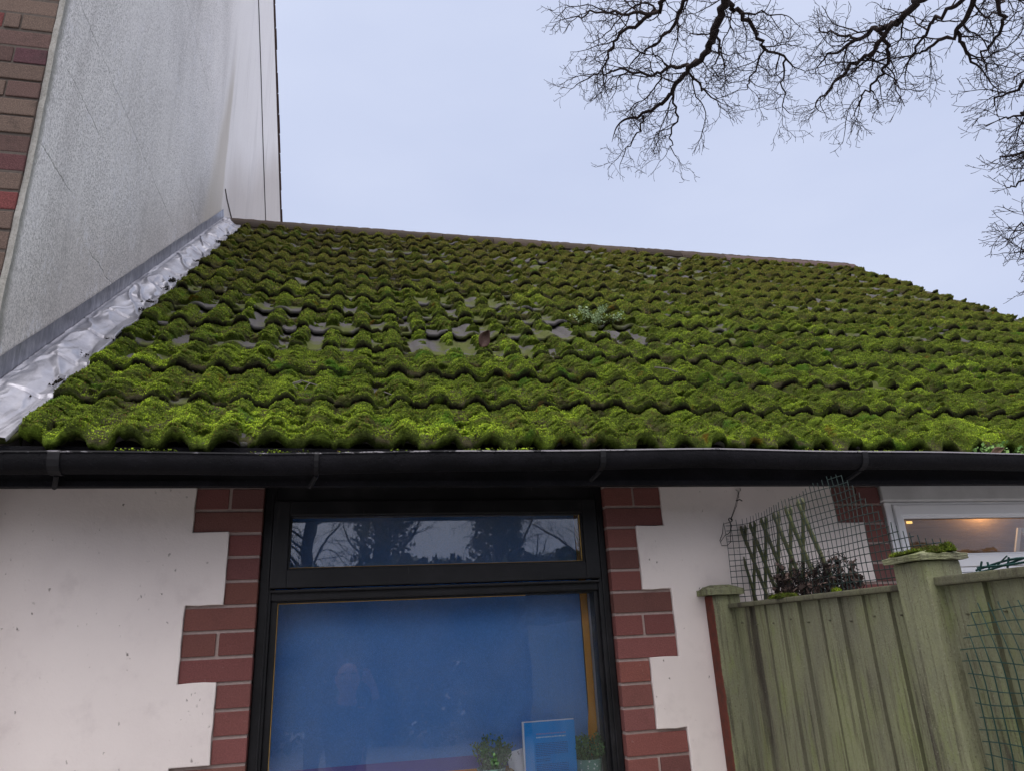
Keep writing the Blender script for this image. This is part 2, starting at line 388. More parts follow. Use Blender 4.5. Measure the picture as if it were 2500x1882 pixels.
def mat_black_wood():
    n = NT('black_gloss_paint', 0.42, 0.35)
    gr = n.noise(60, 5, 0.7, n.map((1, 1, 0.12))); gr2 = n.noise(60, 5, 0.7, n.map((0.12, 1, 1)))
    d = n.noise(6, 6, 0.7)
    c = n.mix(n.rng(d, 0.45, 0.75), (0.005, 0.005, 0.0065), (0.014, 0.0135, 0.0165))
    c = n.mix(n.math('MULTIPLY', n.rng(gr, 0.6, 0.75), 0.5), c, (0.05, 0.048, 0.052))
    n.base(c); n.rough(n.rng(d, 0.3, 0.8, 0.35, 0.65)); n.bump(n.math('ADD', gr, gr2), 0.25, 0.003); return n.m
def mat_gutter():
    n = NT('dirty_black_gutter', 0.7, 0.12)
    a = n.noise(90, 5, 0.75); b = n.noise(7, 6, 0.7); s = n.noise(240, 3, 0.6)
    c = n.mix(n.rng(b, 0.4, 0.7), (0.0045, 0.0045, 0.0062), (0.013, 0.0125, 0.016))
    c = n.mix(n.math('MULTIPLY', n.rng(a, 0.55, 0.7), 0.7), c, (0.006, 0.006, 0.006))
    c = n.mix(n.math('MULTIPLY', n.rng(s, 0.66, 0.76), 0.6), c, (0.10, 0.097, 0.105))
    n.base(c); n.rough(n.rng(b, 0.3, 0.8, 0.6, 0.9)); n.bump(n.math('ADD', a, n.math('MULTIPLY', s, 0.4)), 0.8, 0.006); return n.m
def mat_lip():
    n = NT('worn_gutter_rim', 0.55, 0.3)
    a = n.noise(16, 6, 0.75, n.map((1, 3, 3)))
    x = n.xyz()[0]
    w_ = n.math('ADD', a, n.rng(x, -0.4, 1.2, -0.10, 0.10))
    n.base(n.mix(n.rng(w_, 0.44, 0.52), (0.012, 0.012, 0.014), (0.30, 0.29, 0.31))); n.bump(a, 0.3, 0.003); return n.m
def mat_foil():
    n = NT('crinkled_lead_flashing', 0.36, 0.5)
    a = n.noise(5, 5, 0.65); b = n.noise(34, 5, 0.7, n.map((1, 0.5, 0.5))); st = n.noise(22, 5, 0.7, n.map((1, 2.2, 0.25)))
    c = n.mix(n.rng(a, 0.35, 0.7), (0.40, 0.40, 0.44), (0.25, 0.25, 0.285))
    up = n.rng(n.xyz()[0], -1.098, -1.106)
    c = n.mix(n.math('MULTIPLY', up, n.rng(st, 0.30, 0.58)), c, (0.23, 0.23, 0.26))
    n.base(c); n.b.inputs['Metallic'].default_value = 0.65
    n.rough(n.rng(b, 0.3, 0.7, 0.30, 0.52)); n.bump(n.math('ADD', b, n.math('MULTIPLY', a, 1.5)), 0.35, 0.006); return n.m
def mat_fence(name, dark=0.0, red=False):
    n = NT(name, 0.9, 0.15)
    gr = n.noise(60, 8, 0.8, n.map((1, 1, 0.06))); b = n.noise(5, 6, 0.7, n.map((1, 1, 0.45))); f = n.noise(190, 4, 0.75)
    stn = n.noise(9, 5, 0.7, n.map((1, 1, 0.10), loc=(2, 4, 1)))
    i = n.island()
    c = n.mix(n.rng(b, 0.33, 0.68), (0.285, 0.305, 0.165), (0.205, 0.210, 0.140))
    c = n.mix(n.math('MULTIPLY', n.rng(n.noise(11, 6, 0.7, n.map((1, 1, 0.4), loc=(7, 7, 2))), 0.5, 0.68), 0.7), c, (0.235, 0.275, 0.105))
    c = n.mix(n.math('MULTIPLY', n.rng(gr, 0.48, 0.66), 0.75), c, (0.075, 0.068, 0.046))
    c = n.mix(n.math('MULTIPLY', n.rng(stn, 0.54, 0.66), 0.85), c, (0.045, 0.038, 0.031))
    c = n.mix(n.math('MULTIPLY', n.rng(f, 0.56, 0.70), 0.55), c, (0.40, 0.40, 0.29))
    c = n.mix(n.math('MULTIPLY', n.rng(f, 0.42, 0.34), 0.6), c, (0.06, 0.062, 0.03))
    c = n.mix(n.math('MULTIPLY', i, 0.25), c, (0.13, 0.115, 0.095))
    if dark: c = n.mix(dark, c, (0.06, 0.052, 0.042))
    if red:
        x, y, z = n.xyz()
        e = n.math('ADD', x, n.math('MULTIPLY', n.math('SUBTRACT', n.noise(12, 5, 0.7), 0.5), 0.012))
        y2 = n.math('ADD', y, n.math('MULTIPLY', n.math('SUBTRACT', n.noise(6, 5, 0.7), 0.5), 0.02))
        k = n.math('MULTIPLY', n.rng(e, 1.2480, 1.2455), n.rng(y2, -0.075, -0.068))
        rd = n.mix(n.rng(n.noise(40, 5), 0.4, 0.7), (0.140, 0.042, 0.030), (0.095, 0.040, 0.030))
        c = n.mix(k, c, rd)
    n.base(c); n.bump(n.math('ADD', n.math('MULTIPLY', gr, 1.4), f), 0.7, 0.005); return n.m
def mat_bark():
    n = NT('dark_twig_bark', 0.9, 0.1)
    n.base(n.mix(n.noise(14, 5), (0.018, 0.014, 0.015), (0.045, 0.034, 0.032))); n.bump(n.noise(60, 4, 0.7, n.map((1, 1, 0.3))), 0.6, 0.01); return n.m
def mat_leaf(name, a, b, rough=0.6):
    n = NT(name, rough, 0.3); i = n.island()
    n.base(n.mix(i, a, b)); return n.m
M = dict(
    render=mat_render(), gable=mat_gable(), moss=mat_moss(), tuft=mat_moss_tuft(), tile=mat_tile(), black=mat_black_wood(),
    gutter=mat_gutter(), lip=mat_lip(), foil=mat_foil(), fence=mat_fence('algae_fence_board'), post=mat_fence('algae_fence_post', red=True), rail=mat_fence('weathered_rail', 0.55),
    brick=mat_tone('smooth_red_brick', 0.75, 0.25, 0.28, 0.5, (0.07, 0.035, 0.03), 0.45, 0.4), oldbrick=mat_tone('old_mottled_brick', 0.9, 0.15, 0.4, 0.6, (0.035, 0.03, 0.028), 0.65),
    mortar=plain('pinkish_mortar', (0.37, 0.29, 0.265), 0.9, 0.1, 0.25, 90, 0.4), oldmortar=plain('grimy_mortar', (0.10, 0.085, 0.075), 0.95, 0.1, 0.35, 60, 0.5),
    bark=mat_bark(), upvc=plain('white_window_plastic', (0.88, 0.89, 0.93), 0.3, 0.5, 0.03, 8, 0.03),
)

# ------------------------------------------------------------------ setting: the yard
gm = NT('yard_concrete', 0.9, 0.2); gb = gm.noise(0.7, 6); gm.base(gm.mix(gb, (0.26, 0.25, 0.245), (0.38, 0.37, 0.36))); gm.bump(gm.noise(60, 5), 0.4, 0.01)
g = [(-260, -260, 0), (260, -260, 0), (260, 260, 0), (-260, 260, 0)]
tag(obj('ground', g, [(0, 1, 2, 3)], gm.m), 'bare grey concrete yard round the bungalow', kind='structure')

# ------------------------------------------------------------------ the bungalow
house = thing('bungalow', (0, 0, 0), 'low cream bungalow with red brick quoins and a moss covered tiled roof', 'house')
XL, XR = -1.11, 4.83

def stepped(edge, n0):
    return edge
def wob(poly, step=0.03, amp=0.0016, seed=1):
    """Subdivide a 2D outline and roughen it like trowelled render."""
    r = random.Random(seed); out = []
    for i, p in enumerate(poly):
        q = poly[(i + 1) % len(poly)]
        L = math.hypot(q[0] - p[0], q[1] - p[1]); n = max(1, int(L / step))
        for k in range(n):
            t = k / n; j = amp if 0 < k else amp * 0.7
            out.append((p[0] + (q[0] - p[0]) * t + r.uniform(-j, j), p[1] + (q[1] - p[1]) * t + r.uniform(-j, j)))
    return out
C75 = 0.075
J0 = 0.439                                  # height of the first bed joint below the soffit, above the eye
def zj(k): return H + J0 - C75 * k          # bed joints, counted downward
ZT = H + 0.53                               # top of the walling, hidden by the soffit
NB = 29                                     # courses down to the ground
def blocks(wide, narrow, first):            # (top joint index, bottom joint index, is wide)
    out = [(-2, 1, True)]; k = 1; wd = False
    while k < NB: out.append((k, min(k + 3, NB), wd)); k += 3; wd = not wd
    return out
BL = blocks(None, None, None)
def jz(k): return ZT if k < -1 else max(0.0, zj(k) + 0.005)
def edge_line(xw, xn):
    pts = []
    for a, b, wd in BL:
        x = xw if wd else xn
        pts += [(x, jz(a)), (x, jz(b))]
    return pts
def render_panel(name, outline, seed):
    mb = MB(); poly = wob(outline, 0.035, 0.0017, seed)
    mb.prism(poly, 'y', -0.008, 0.012)
    o = mb.obj(name, M['render'], house)
    bv = o.modifiers.new('bevel', 'BEVEL'); bv.width = 0.0025; bv.segments = 2; bv.limit_method = 'ANGLE'; bv.angle_limit = math.radians(60)
    return o
eL = edge_line(-0.497, -0.386)
render_panel('wall', [(XL, ZT)] + eL + [(XL, 0)], 3)
eR = edge_line(1.122, 1.014); eQ = edge_line(1.848, 1.966)
render_panel('wall', eR[::-1][::-1] + eQ[::-1], 5)
# brick quoins: every brick is modelled, in one mesh per quoin
def brick_tone(r, red=True):
    v = r.uniform(0.82, 1.14)
    return (0.208 * v * r.uniform(0.90, 1.10), 0.081 * v, 0.070 * v * r.uniform(.9, 1.1), 1)
def quoin(x_arris, xw, xn, depth, seed):
    r = random.Random(seed); mb = MB()
    for a, b, wd in BL:
        for k in range(a, b):
            z1 = ZT - 0.002 if k < -1 else zj(k) - 0.005
            z0 = zj(k + 1) + 0.005
            if z1 < 0.05: continue
            xe = xw if wd else xn
            x0, x1 = sorted((x_arris, xe)); x0 += 0.0; x1 -= 0.0
            if k == -2: z1 = min(z1, z0 + 0.065)
            mid = wd and (k - a) == 1
            if mid:
                m_ = (x0 + x1) / 2 + r.uniform(-0.006, 0.006)
                mb.box(x0, m_ - 0.005, 0, depth, z0, z1, brick_tone(r), 0.0022); mb.box(m_ + 0.005, x1, 0, depth, z0, z1, brick_tone(r), 0.0022)
            else:
                mb.box(x0, x1, r.uniform(-.0008, .0008), depth, z0, z1, brick_tone(r), 0.0022)
    return mb.obj('quoin', M['brick'], house, cols=True)
quoin(-0.287, -0.4955, -0.3845, 0.1, 1); quoin(0.9035, 1.1205, 1.0125, 0.1, 2); quoin(2.066, 1.8495, 1.9675, 0.1, 3)
# mortar and solid walling behind the facing
mb = MB()
mb.box(XL, -0.2895, 0.0065, 0.26, 0, ZT); mb.box(0.906, 2.0635, 0.0065, 0.26, 0, ZT)
mb.box(-0.2895, 0.906, 0.0065, 0.26, 0, H - 0.66); mb.box(2.0635, 3.3, 0.0065, 0.26, 0, H - 0.75); mb.box(3.3, XR - 0.05, 0.0065, 0.26, 0, ZT)
mb.box(XL, XR - 0.05, 5.8, 6.05, 0, ZT); mb.box(XR - 0.3, XR - 0.05, 0.265, 5.795, 0, ZT)
mb.obj('masonry', M['mortar'], house)
render_panel('wall', [(3.42, ZT), (XR - 0.05, ZT), (XR - 0.05, 0), (3.42, 0)], 9)
render_panel('wall', [(-0.285, H - 0.66), (0.9, H - 0.66), (0.9, 0), (-0.285, 0)], 10)
render_panel('wall', [(2.068, H - 0.76), (3.3, H - 0.76), (3.3, 0), (2.068, 0)], 11)
# a floor and back wall so that the rooms are rooms
rm = plain('dim_room_plaster', (0.35, 0.31, 0.27), 0.9, 0.1, 0.1, 3, 0.1)
mb = MB(); mb.box(XL + .01, XR - .31, 2.4, 2.5, 0.0, ZT - .03); mb.box(XL, XR - .06, 0.0, 6, ZT, ZT + 0.03); mb.box(1.5, 1.58, 0.27, 2.39, 0.0, ZT - .03)
mb.obj('partition', rm, house)

# --- eaves: fascia, soffit, gutter
mb = MB()
mb.box(XL, XR, -0.287, -0.262, H + 0.4585, H + 0.575); mb.box(XL, XR, -0.297, -0.288, H + 0.4575, H + 0.474)
mb.obj('fascia', M['gutter'], house)
mb = MB(); mb.box(XL, XR, -0.2615, -0.0085, H + 0.523, H + 0.545); mb.obj('soffit', M['gutter'], house)
def sag(x): return H + float(np.interp(x, [-1.1, -0.2, 0.75, 1.15, 2.4, 5], [.534, .534, .552, .558, .551, .552])) + 0.0015 * math.sin(x * 7)
PRO = [(-.380, 0), (-.3845, -.003), (-.3840, -.020), (-.3795, -.036), (-.3690, -.047), (-.350, -.054), (-.330, -.051), (-.315, -.040), (-.306, -.020), (-.303, .0)]
def sweep(xs, pro, zf, off=0.0, thick=0.0028):
    c = np.array([-.344, .0])
    P = np.array(pro); dn = P - c; dn /= np.linalg.norm(dn, axis=1)[:, None]
    ring = np.vstack([P + dn * off, (P - dn * thick)[::-1]]); n = len(ring)
    V = []; F = []
    for i, x in enumerate(xs):
        V += [(x, p[0], zf(x) + p[1]) for p in ring]
        if i: F += [((i - 1) * n + j, (i - 1) * n + (j + 1) % n, i * n + (j + 1) % n, i * n + j) for j in range(n)]
    F += [tuple(range(n))[::-1], tuple((len(xs) - 1) * n + j for j in range(n))]
    return V, F
xs = np.arange(XL + 0.005, XR + 0.1, 0.06)
V, F = sweep(xs, PRO, sag); gut = obj('gutter', V, F, M['gutter'], house, True)
for p in gut.data.polygons: p.use_smooth = len(p.vertices) == 4
mb = MB()
for i in range(len(xs) - 1):
    a, b = xs[i], xs[i + 1]
V = []; F = []
for i, x in enumerate(xs):
    z = sag(x); V += [(x, -.3872, z - .002), (x, -.3872, z + .0022), (x, -.3755, z + .0022), (x, -.3755, z - .002)]
    if i: F += [((i - 1) * 4 + j, (i - 1) * 4 + (j + 1) % 4, i * 4 + (j + 1) % 4, i * 4 + j) for j in range(4)]
obj('rim', V, F, M['lip'], gut)
clipm = plain('scuffed_black_clip', (.011, .011, .013), .6, .2, .6, 60, .4)
for xc, wd in ((-0.79, .03), (-0.105, .012), (0.772, .018), (1.725, .022), (3.4, .02)):
    V, F = sweep([xc - wd / 2, xc + wd / 2], [(p[0], p[1] + (.004 if i == 0 else 0)) for i, p in enumerate(PRO)], sag, 0.0042, 0.0005)
    mb = MB(); mb.add(V, F); z = sag(xc)
    mb.tube([(xc, -.345, z - .057), (xc - .012, -.312, z - .072), (xc - .02, -.29, z - .08)], .007, 6)
    mb.obj('gutter_clip', clipm, gut)

# --- roof
TH = math.radians(39.7626); CT, ST = math.cos(TH), math.sin(TH)
Y0, Z0, GA, RW, RX = -0.30, H + 0.612, 0.3132, 0.133, 0.025
SMAX = 4.33; NR = 14
def rp(x, s, n):
    x, s, n = np.broadcast_arrays(x, s, n)
    return np.stack([x, Y0 + s * CT - n * ST, Z0 + s * ST + n * CT], -1)
LIP = 0.031; BASE = -0.058
def roll(x):
    d = np.abs((x - RX) / RW - np.round((x - RX) / RW)) * RW
    return 0.0225 * np.cos(np.clip(d / 0.041, 0, 1) * math.pi / 2) ** 0.65
def lift(x, row):
    c = np.floor((x - RX + RW * 0.5 + 0.02) / (2 * RW)); k = c * 0 + row
    return (_hash(c, k, 3) - 0.5) * 0.009, (_hash(c, k, 4) - 0.5) * 0.016, (_hash(c, k, 6) - 0.5) * 0.01, c
def surf(x, sl, row):
    l, sl_off, tilt, c = lift(x, row)
    return BASE + LIP * (1 - sl / GA) + roll(x) + l * (1 - sl / GA) + tilt * ((x - RX) / (2 * RW) - c) * 0.6
tv, tf = [], []; nb = 0
xg = np.arange(XL + 0.003, XR + 0.001, RW / 14); nx = len(xg)
for row in range(NR):
    smp = [(0.07, -0.02), (0.0, -0.016), (0.0, 0.0), (0.012, 0), (0.09, 0), (0.2, 0), (0.30, 0), (0.385, 0)]
    if row == NR - 1: smp = [q for q in smp if q[0] < 0.21]
    P = []
    for sl, dn in smp:
        sh = lift(xg, row)[1] * (1 if sl < 0.2 else 0)
        P.append(rp(xg, row * GA + sl + sh, surf(xg, np.full(nx, sl), row) + dn))
    P = np.array(P).reshape(-1, 3); m = len(smp)
    i, j = np.meshgrid(np.arange(m - 1), np.arange(nx - 1), indexing='ij')
    q = np.stack([i * nx + j, i * nx + j + 1, (i + 1) * nx + j + 1, (i + 1) * nx + j], -1).reshape(-1, 4) + nb
    tv.append(P); tf.append(q); nb += len(P)
roof = obj('roof', np.vstack(tv), np.vstack(tf), M['tile'], house, False)
mb = MB()
A = rp(np.array([XL, XR - .012]), 0.02, -0.105); B = rp(np.array([XL, XR - .012]), SMAX, -0.105)
ridge_y = Y0 + SMAX * CT; ridge_z = Z0 + SMAX * ST
bk = [(XL, 2 * ridge_y - Y0, Z0 - .1), (XR - .012, 2 * ridge_y - Y0, Z0 - .1)]
V = [A[0], A[1], B[1], B[0], bk[0], bk[1]]
V = [tuple(v) for v in V]; V2 = [(v[0], v[1], v[2] - 0.03) for v in V]
mb.add(V + V2, [(0, 1, 2, 3), (3, 2, 5, 4), (6, 9, 8, 7), (9, 10, 11, 8), (0, 6, 7, 1), (1, 7, 8, 2), (2, 8, 11, 5), (4, 5, 11, 10), (0, 3, 9, 6), (3, 4, 10, 9)])
mb.obj('roof_deck', M['oldmortar'], roof)
# ridge tiles
mb = MB(); r = random.Random(4); x = XL + 0.02; k = 0
while x < XR:
    x2 = min(x + 0.45, XR + 0.01); dz = r.uniform(-.004, .004); rad = 0.098 + r.uniform(-.002, .002)
    poly = []
    for a in range(0, 13):
        t = math.pi * (a / 12); poly.append((ridge_y + 0.005 - rad * math.cos(t), ridge_z - 0.095 + dz + rad * math.sin(t)))
    poly += [(ridge_y + 0.005 + (rad - .016) * math.cos(math.pi * a / 12), ridge_z - 0.095 + dz + (rad - .016) * math.sin(math.pi * a / 12)) for a in range(13)]
    tone = r.choice([(.085, .066, .052, 1), (.070, .054, .044, 1), (.10, .076, .062, 1)])
    if k >= 10: tone = (.17, .12, .115, 1)
    mb.prism(poly, 'x', x, x2 - 0.006, tone); x = x2; k += 1
# mortar bedding under the ridge
nn = 240; xx = np.linspace(XL + .02, XR - .02, nn); jit = fbm(xx * 9, xx * 0, 5)
prof = [(4.335, .02), (4.225, -.012), (4.19, -.05), (4.22, -.08)]
V = np.vstack([rp(xx, s - .02 * jit * (0 < i), n + .006 * vnoise(xx * 30, xx * 0, i)) for i, (s, n) in enumerate(prof)])
F = [(i * nn + j, i * nn + j + 1, (i + 1) * nn + j + 1, (i + 1) * nn + j) for i in range(3) for j in range(nn - 1)]
mb.add(V, F, (.105, .078, .064, 1))
mb.obj('ridge_tile', mat_tone('brown_ridge_tile', 0.9, 0.15, 0.4, 0.6, (0.05, 0.055, 0.015), 0.8), roof, cols=True)

# --- the moss: a cushiony skin grown over the tiles, one sheet for each course
def moss_field(x, sl, row, soft=0.0):
    s = row * GA + sl
    rr = np.clip(roll(x) / 0.0225, 0, 1)
    thr = 0.30
    if row <= 2: thr = 0.20
    th_ = np.full(np.shape(x), thr)
    if row == 3: th_ = 0.475 - 0.15 * sstep(0.55, 0.95, x) - 0.16 * sstep(-0.42, -0.62, x)
    if row == 4: th_ = 0.480 - 0.135 * sstep(1.1, 1.6, x) - 0.16 * sstep(-0.48, -0.66, x)
    if row in (5, 6): th_ = 0.45 - 0.10 * sstep(1.0, 1.4, x) - 0.12 * sstep(-0.3, -0.6, x)
    if row in (7, 8, 9): th_ = 0.37 + 0.05 * sstep(1.6, 2.6, x)
    if row >= 10: th_ = 0.39 + 0.05 * sstep(1.8, 3.0, x)
    th_ = th_ + 0.30 * sstep(-0.90, -0.965, x)             # bare strip beside the flashing
    if row == 0: th_ = th_ + 0.26 * sstep(0.10, 0.0, np.abs(x + 0.50)) * (sl < .09) + 0.3 * sstep(-0.80, -0.86, x) * (sl < .12)
    big = fbm(x / 0.17 + 3.1, s / 0.15 + 7.7, 21, 4, 0.55)
    cov = big - th_ + (0.20 if row in (3, 4) else 0.12) * rr - (0.04 * (1 - rr) if 3 <= row <= 6 else 0.03 * (1 - rr)) + 0.16 * (fbm(x / .045, s / .045, 27, 2) - .5)
    # deeper where one tile shelters the next
    cov = cov + 0.12 * sstep(0.22, 0.30, sl) * (1 if row not in (3, 4) else 0.3)
    c = sstep(0.0, 0.16, cov)
    wx = x + 0.03 * (fbm(x / 0.07, s / 0.07, 31, 3) - 0.5); ws = s + 0.03 * (fbm(x / 0.06, s / 0.05, 41, 3) - 0.5)
    terr = worley(wx / 0.070, ws / 0.030, 51); cush = worley(wx / 0.048, ws / 0.042, 61); small = worley(wx / 0.017, ws / 0.014, 71)
    k = sstep(0.7, 2.0, x) * 0.6 + 0.2
    dome = lambda q, w_: np.sqrt(np.clip(1 - (q / w_) ** 2, 0, 1))
    rnd = dome(terr, .70) * (1 - k) + dome(cush, .70) * k
    t = 0.004 + 0.012 * fbm(x / 0.10, s / 0.10, 81, 3) + 0.025 * (rnd - .2) * (.45 + .8 * fbm(x / .05, s / .05, 83, 2)) + 0.0070 * dome(small, .65) + (0.003 if row < 3 else 0.0)
    t = t * (0.80 + 0.28 * rr)
    t = t + 0.006 * sstep(0.09, 0.02, sl) * rr * (fbm(x / 0.05, s / 0.05, 91, 2))
    t = t + 0.006 * (1 - rr) * sstep(.4, .6, fbm(x / .08 + 4, s / .07, 111, 3))
    t = t * c - 0.010 * (1 - c)
    return t, c, rr
mv, mf, lip_shade, litter = [], [], [], []; nb = 0
tuft_p, tuft_n, tuft_s = [], [], []
for row in range(NR):
    dx = 0.0040 if row < 3 else (0.0050 if row < 6 else 0.0065)
    ds = 0.0045 if row < 3 else (0.0055 if row < 6 else 0.0075)
    xr = XR if row > 2 else 3.4
    xg = np.arange(-0.965, xr, dx); top = GA + 0.02 if row < NR - 1 else 0.17
    sg = np.arange(0.004, top, ds)
    X, S = np.meshgrid(xg, sg)
    T, Cv, RR = moss_field(X, S, row)
    over = Cv[0] * (0.004 + 0.018 * fbm(xg / 0.028, xg * 0 + row * 3.1, 13, 3) ** 1.3) * (0.45 + 0.55 * RR[0])
    if row == 0: over = over + Cv[0] * (1 - RR[0]) * .036 * sstep(.36, .56, fbm(xg / .09, xg * 0 + 2, 19, 3))    # how far the cushions hang over the tile end
    rnd = np.sqrt(np.clip((S + 0.010) / 0.045, 0, 1)); Tm = np.where(T > 0, T * (0.35 + 0.65 * rnd), T)
    jit = (rng.random(X.shape) - 0.5) * (0.0030 if row < 6 else 0.0038) * Cv
    l, so, tl, cc = lift(X, row)
    N = surf(X, S, row) + Tm + jit
    shift = so * (S < 0.2)
    pull = sstep(0.05, 0.0, S) * over[None, :]
    shear = 0.62 * np.clip(Tm, 0, None) * sstep(0.0, 0.05, S) * sstep(GA + .02, GA - .04, S)     # cushions sag down the slope
    P = rp(X + jit * .6, row * GA + S + shift - pull - shear, N)
    # the hanging front of the cushions
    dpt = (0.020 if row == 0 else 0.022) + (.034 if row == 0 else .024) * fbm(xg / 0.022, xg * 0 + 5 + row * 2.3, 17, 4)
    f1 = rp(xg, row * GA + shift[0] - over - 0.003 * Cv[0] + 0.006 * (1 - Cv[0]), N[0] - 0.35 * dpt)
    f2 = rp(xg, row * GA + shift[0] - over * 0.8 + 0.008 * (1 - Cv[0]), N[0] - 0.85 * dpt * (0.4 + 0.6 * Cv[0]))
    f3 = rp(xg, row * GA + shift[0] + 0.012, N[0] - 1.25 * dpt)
    allP = np.concatenate([f3[None], f2[None], f1[None], P], 0); m = len(sg) + 3; n = len(xg)
    pt = np.zeros((m, n)); pt[0] = 1; pt[1] = 1; pt[2] = 1 - .75 * sstep(.56, .68, fbm(xg / .035, xg * 0 + row, 37, 3)); pt[1] = .5 + .5 * pt[2]  # weight of the painted overhang shade, strongest low on the fronts
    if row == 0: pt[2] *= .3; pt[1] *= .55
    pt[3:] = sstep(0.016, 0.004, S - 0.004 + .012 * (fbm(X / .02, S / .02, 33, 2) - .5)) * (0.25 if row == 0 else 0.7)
    lt = np.zeros((m, n)); sfull = row * GA + S
    lt[3:] = (1 - RR) ** 2 * sstep(0.50, 0.62, fbm(X / 0.09 + 9, sfull / 0.09, 101, 4))
    cvv = np.concatenate([Cv[:1]] * 3 + [Cv], 0)
    i, j = np.meshgrid(np.arange(m - 1), np.arange(n - 1), indexing='ij')
    q = np.stack([i * n + j, i * n + j + 1, (i + 1) * n + j + 1, (i + 1) * n + j], -1).reshape(-1, 4)
    keep = cvv.ravel()[q].max(1) > 0.04
    q = q[keep]
    mv.append(allP.reshape(-1, 3)); mf.append(q + nb); lip_shade.append(pt.ravel()); litter.append(lt.ravel()); nb += m * n
    # shoots
    cnt = int((105000 if row < 3 else 62000 if row < 6 else 36000 if row < 10 else 24000))
    ii = rng.integers(1, len(sg) - 1, cnt); jj = rng.integers(1, n - 1, cnt)
    ok = Cv[ii, jj] > 0.5; ii, jj = ii[ok], jj[ok]
    a = P[ii, jj + 1] - P[ii, jj - 1]; b = P[ii + 1, jj] - P[ii - 1, jj]; nn_ = np.cross(a, b); nn_ /= np.linalg.norm(nn_, axis=1)[:, None] + 1e-9
    tuft_p.append(P[ii, jj] + (rng.random((len(ii), 3)) - .5) * 0.004); tuft_n.append(nn_); tuft_s.append(np.full(len(ii), 1.0 if row < 3 else 1.25 if row < 6 else 1.7))
MV = np.vstack(mv); MF = np.vstack(mf); used = np.zeros(len(MV), bool); used[MF.ravel()] = True
idx = np.cumsum(used) - 1
moss = obj('moss', MV[used], idx[MF], M['moss'], roof, True, attr={'lip_shade': np.concatenate(lip_shade)[used], 'litter': np.concatenate(litter)[used]})
tag(moss, kind='stuff')
TP = np.vstack(tuft_p); TN = np.vstack(tuft_n); n = len(TP)
TS = np.concatenate(tuft_s)[:, None]
d = TN + np.array([0, -0.15, 0.25]) + (rng.random((n, 3)) - 0.5) * 0.9; d /= np.linalg.norm(d, axis=1)[:, None]
e1 = np.cross(d, rng.random((n, 3)) - 0.5); e1 /= np.linalg.norm(e1, axis=1)[:, None]; e2 = np.cross(d, e1)
rad_ = (0.0016 + 0.0015 * rng.random(n)[:, None]) * TS; hgt = (0.0016 + 0.0036 * rng.random(n)[:, None] ** 2) * TS
c0 = TP - d * 0.0012
V = np.stack([c0 + e1 * rad_, c0 + (-.5 * e1 + .87 * e2) * rad_, c0 + (-.5 * e1 - .87 * e2) * rad_, TP + d * hgt], 1).reshape(-1, 3)
q = np.arange(n)[:, None] * 4; F = np.stack([q + [0, 1, 3], q + [1, 2, 3], q + [2, 0, 3]], 1).reshape(-1, 3)
tag(obj('moss_shoots', V, F, M['tuft'], roof), kind='stuff')

# fallen moss and crumbs lying in the gutter
def crumbs(name, P, size, mat, parent):
    n = len(P); d = rng.random((n, 3)) - .5; d /= np.linalg.norm(d, axis=1)[:, None]; e = np.cross(d, rng.random((n, 3)) - .5); e /= np.linalg.norm(e, axis=1)[:, None]; f = np.cross(d, e); L = size * (.4 + rng.random(n))[:, None]
    V = np.stack([P + e * L, P + (-.5 * e + .87 * f) * L, P + (-.5 * e - .87 * f) * L, P + d * L * 1.2], 1).reshape(-1, 3); q = np.arange(n)[:, None] * 4
    return tag(obj(name, V, np.stack([q + [0, 1, 3], q + [1, 2, 3], q + [2, 0, 3], q + [0, 2, 1]], 1).reshape(-1, 3), mat, parent), kind='stuff')
n = 5200; x = XL + .05 + (XR - 1.0 - XL) * rng.random(n); k = fbm(x / .09, x * 0, 301, 4); keep = rng.random(n) < sstep(.46, .66, k) + .04; x = x[keep]; k = k[keep]; m = len(x)
zz = np.array([sag(v) for v in x]); P = np.stack([x, -.382 + .07 * rng.random(m), zz - .004 + .018 * rng.random(m) * sstep(.45, .7, k)], 1)
crumbs('gutter_moss', P, .0042, M['tuft'], gut)
n = 900; x = XL + .05 + (XR - 1.0 - XL) * rng.random(n); crumbs('gutter_dirt', np.stack([x, -.3855 + .006 * rng.random(n), np.array([sag(v) for v in x]) - .001 - .006 * rng.random(n) ** 2], 1), .0030, M['gutter'], gut)
# --- flashing along the foot of the gable
ns, ntt = 1150, 90
S_, T_ = np.meshgrid(np.linspace(-0.02, 4.34, ns), np.linspace(0, 1, ntt), indexing='ij')
edge_w = 0.158 + 0.014 * (fbm(S_ / 0.35, S_ * 0, 5, 3) - 0.5) + 0.010 * (np.abs((S_ / GA) % 1 - 0.5) * 2 - 0.5)
up = 0.078 + 0.010 * (fbm(S_ / 0.5, S_ * 0, 8, 3) - 0.5)
tt = T_ * (up + edge_w)
onwall = np.clip(tt, 0, up); onroof = np.clip(tt - up, 0, None)
row_s = np.clip(S_, 0, None) % GA
nb_ = BASE + LIP * (.55 + .35 * (.5 - row_s / GA)) + 0.022; nb0 = 0.014
hump = 0.016 * np.cos(np.clip(np.abs(XL + onroof + 1.04) / 0.05, 0, 1) * math.pi / 2)
fil = 0.016
x_ = XL + 0.003 + onroof; n_ = np.where(onroof > 0, nb0 + (nb_ - nb0) * sstep(0.0, .11, onroof), nb0) + (up - onwall) + hump * (onroof > 0)
n_ = n_ + fil * np.exp(-(onroof / 0.02)) * (onroof > 0) + 0
u1 = (S_ * 0.75 + onroof * 1.9); u2 = (-S_ * 0.5 + onroof * 2.4)
wp = (fbm(S_ / .2, onroof / .1, 14, 2) - .5) * .25
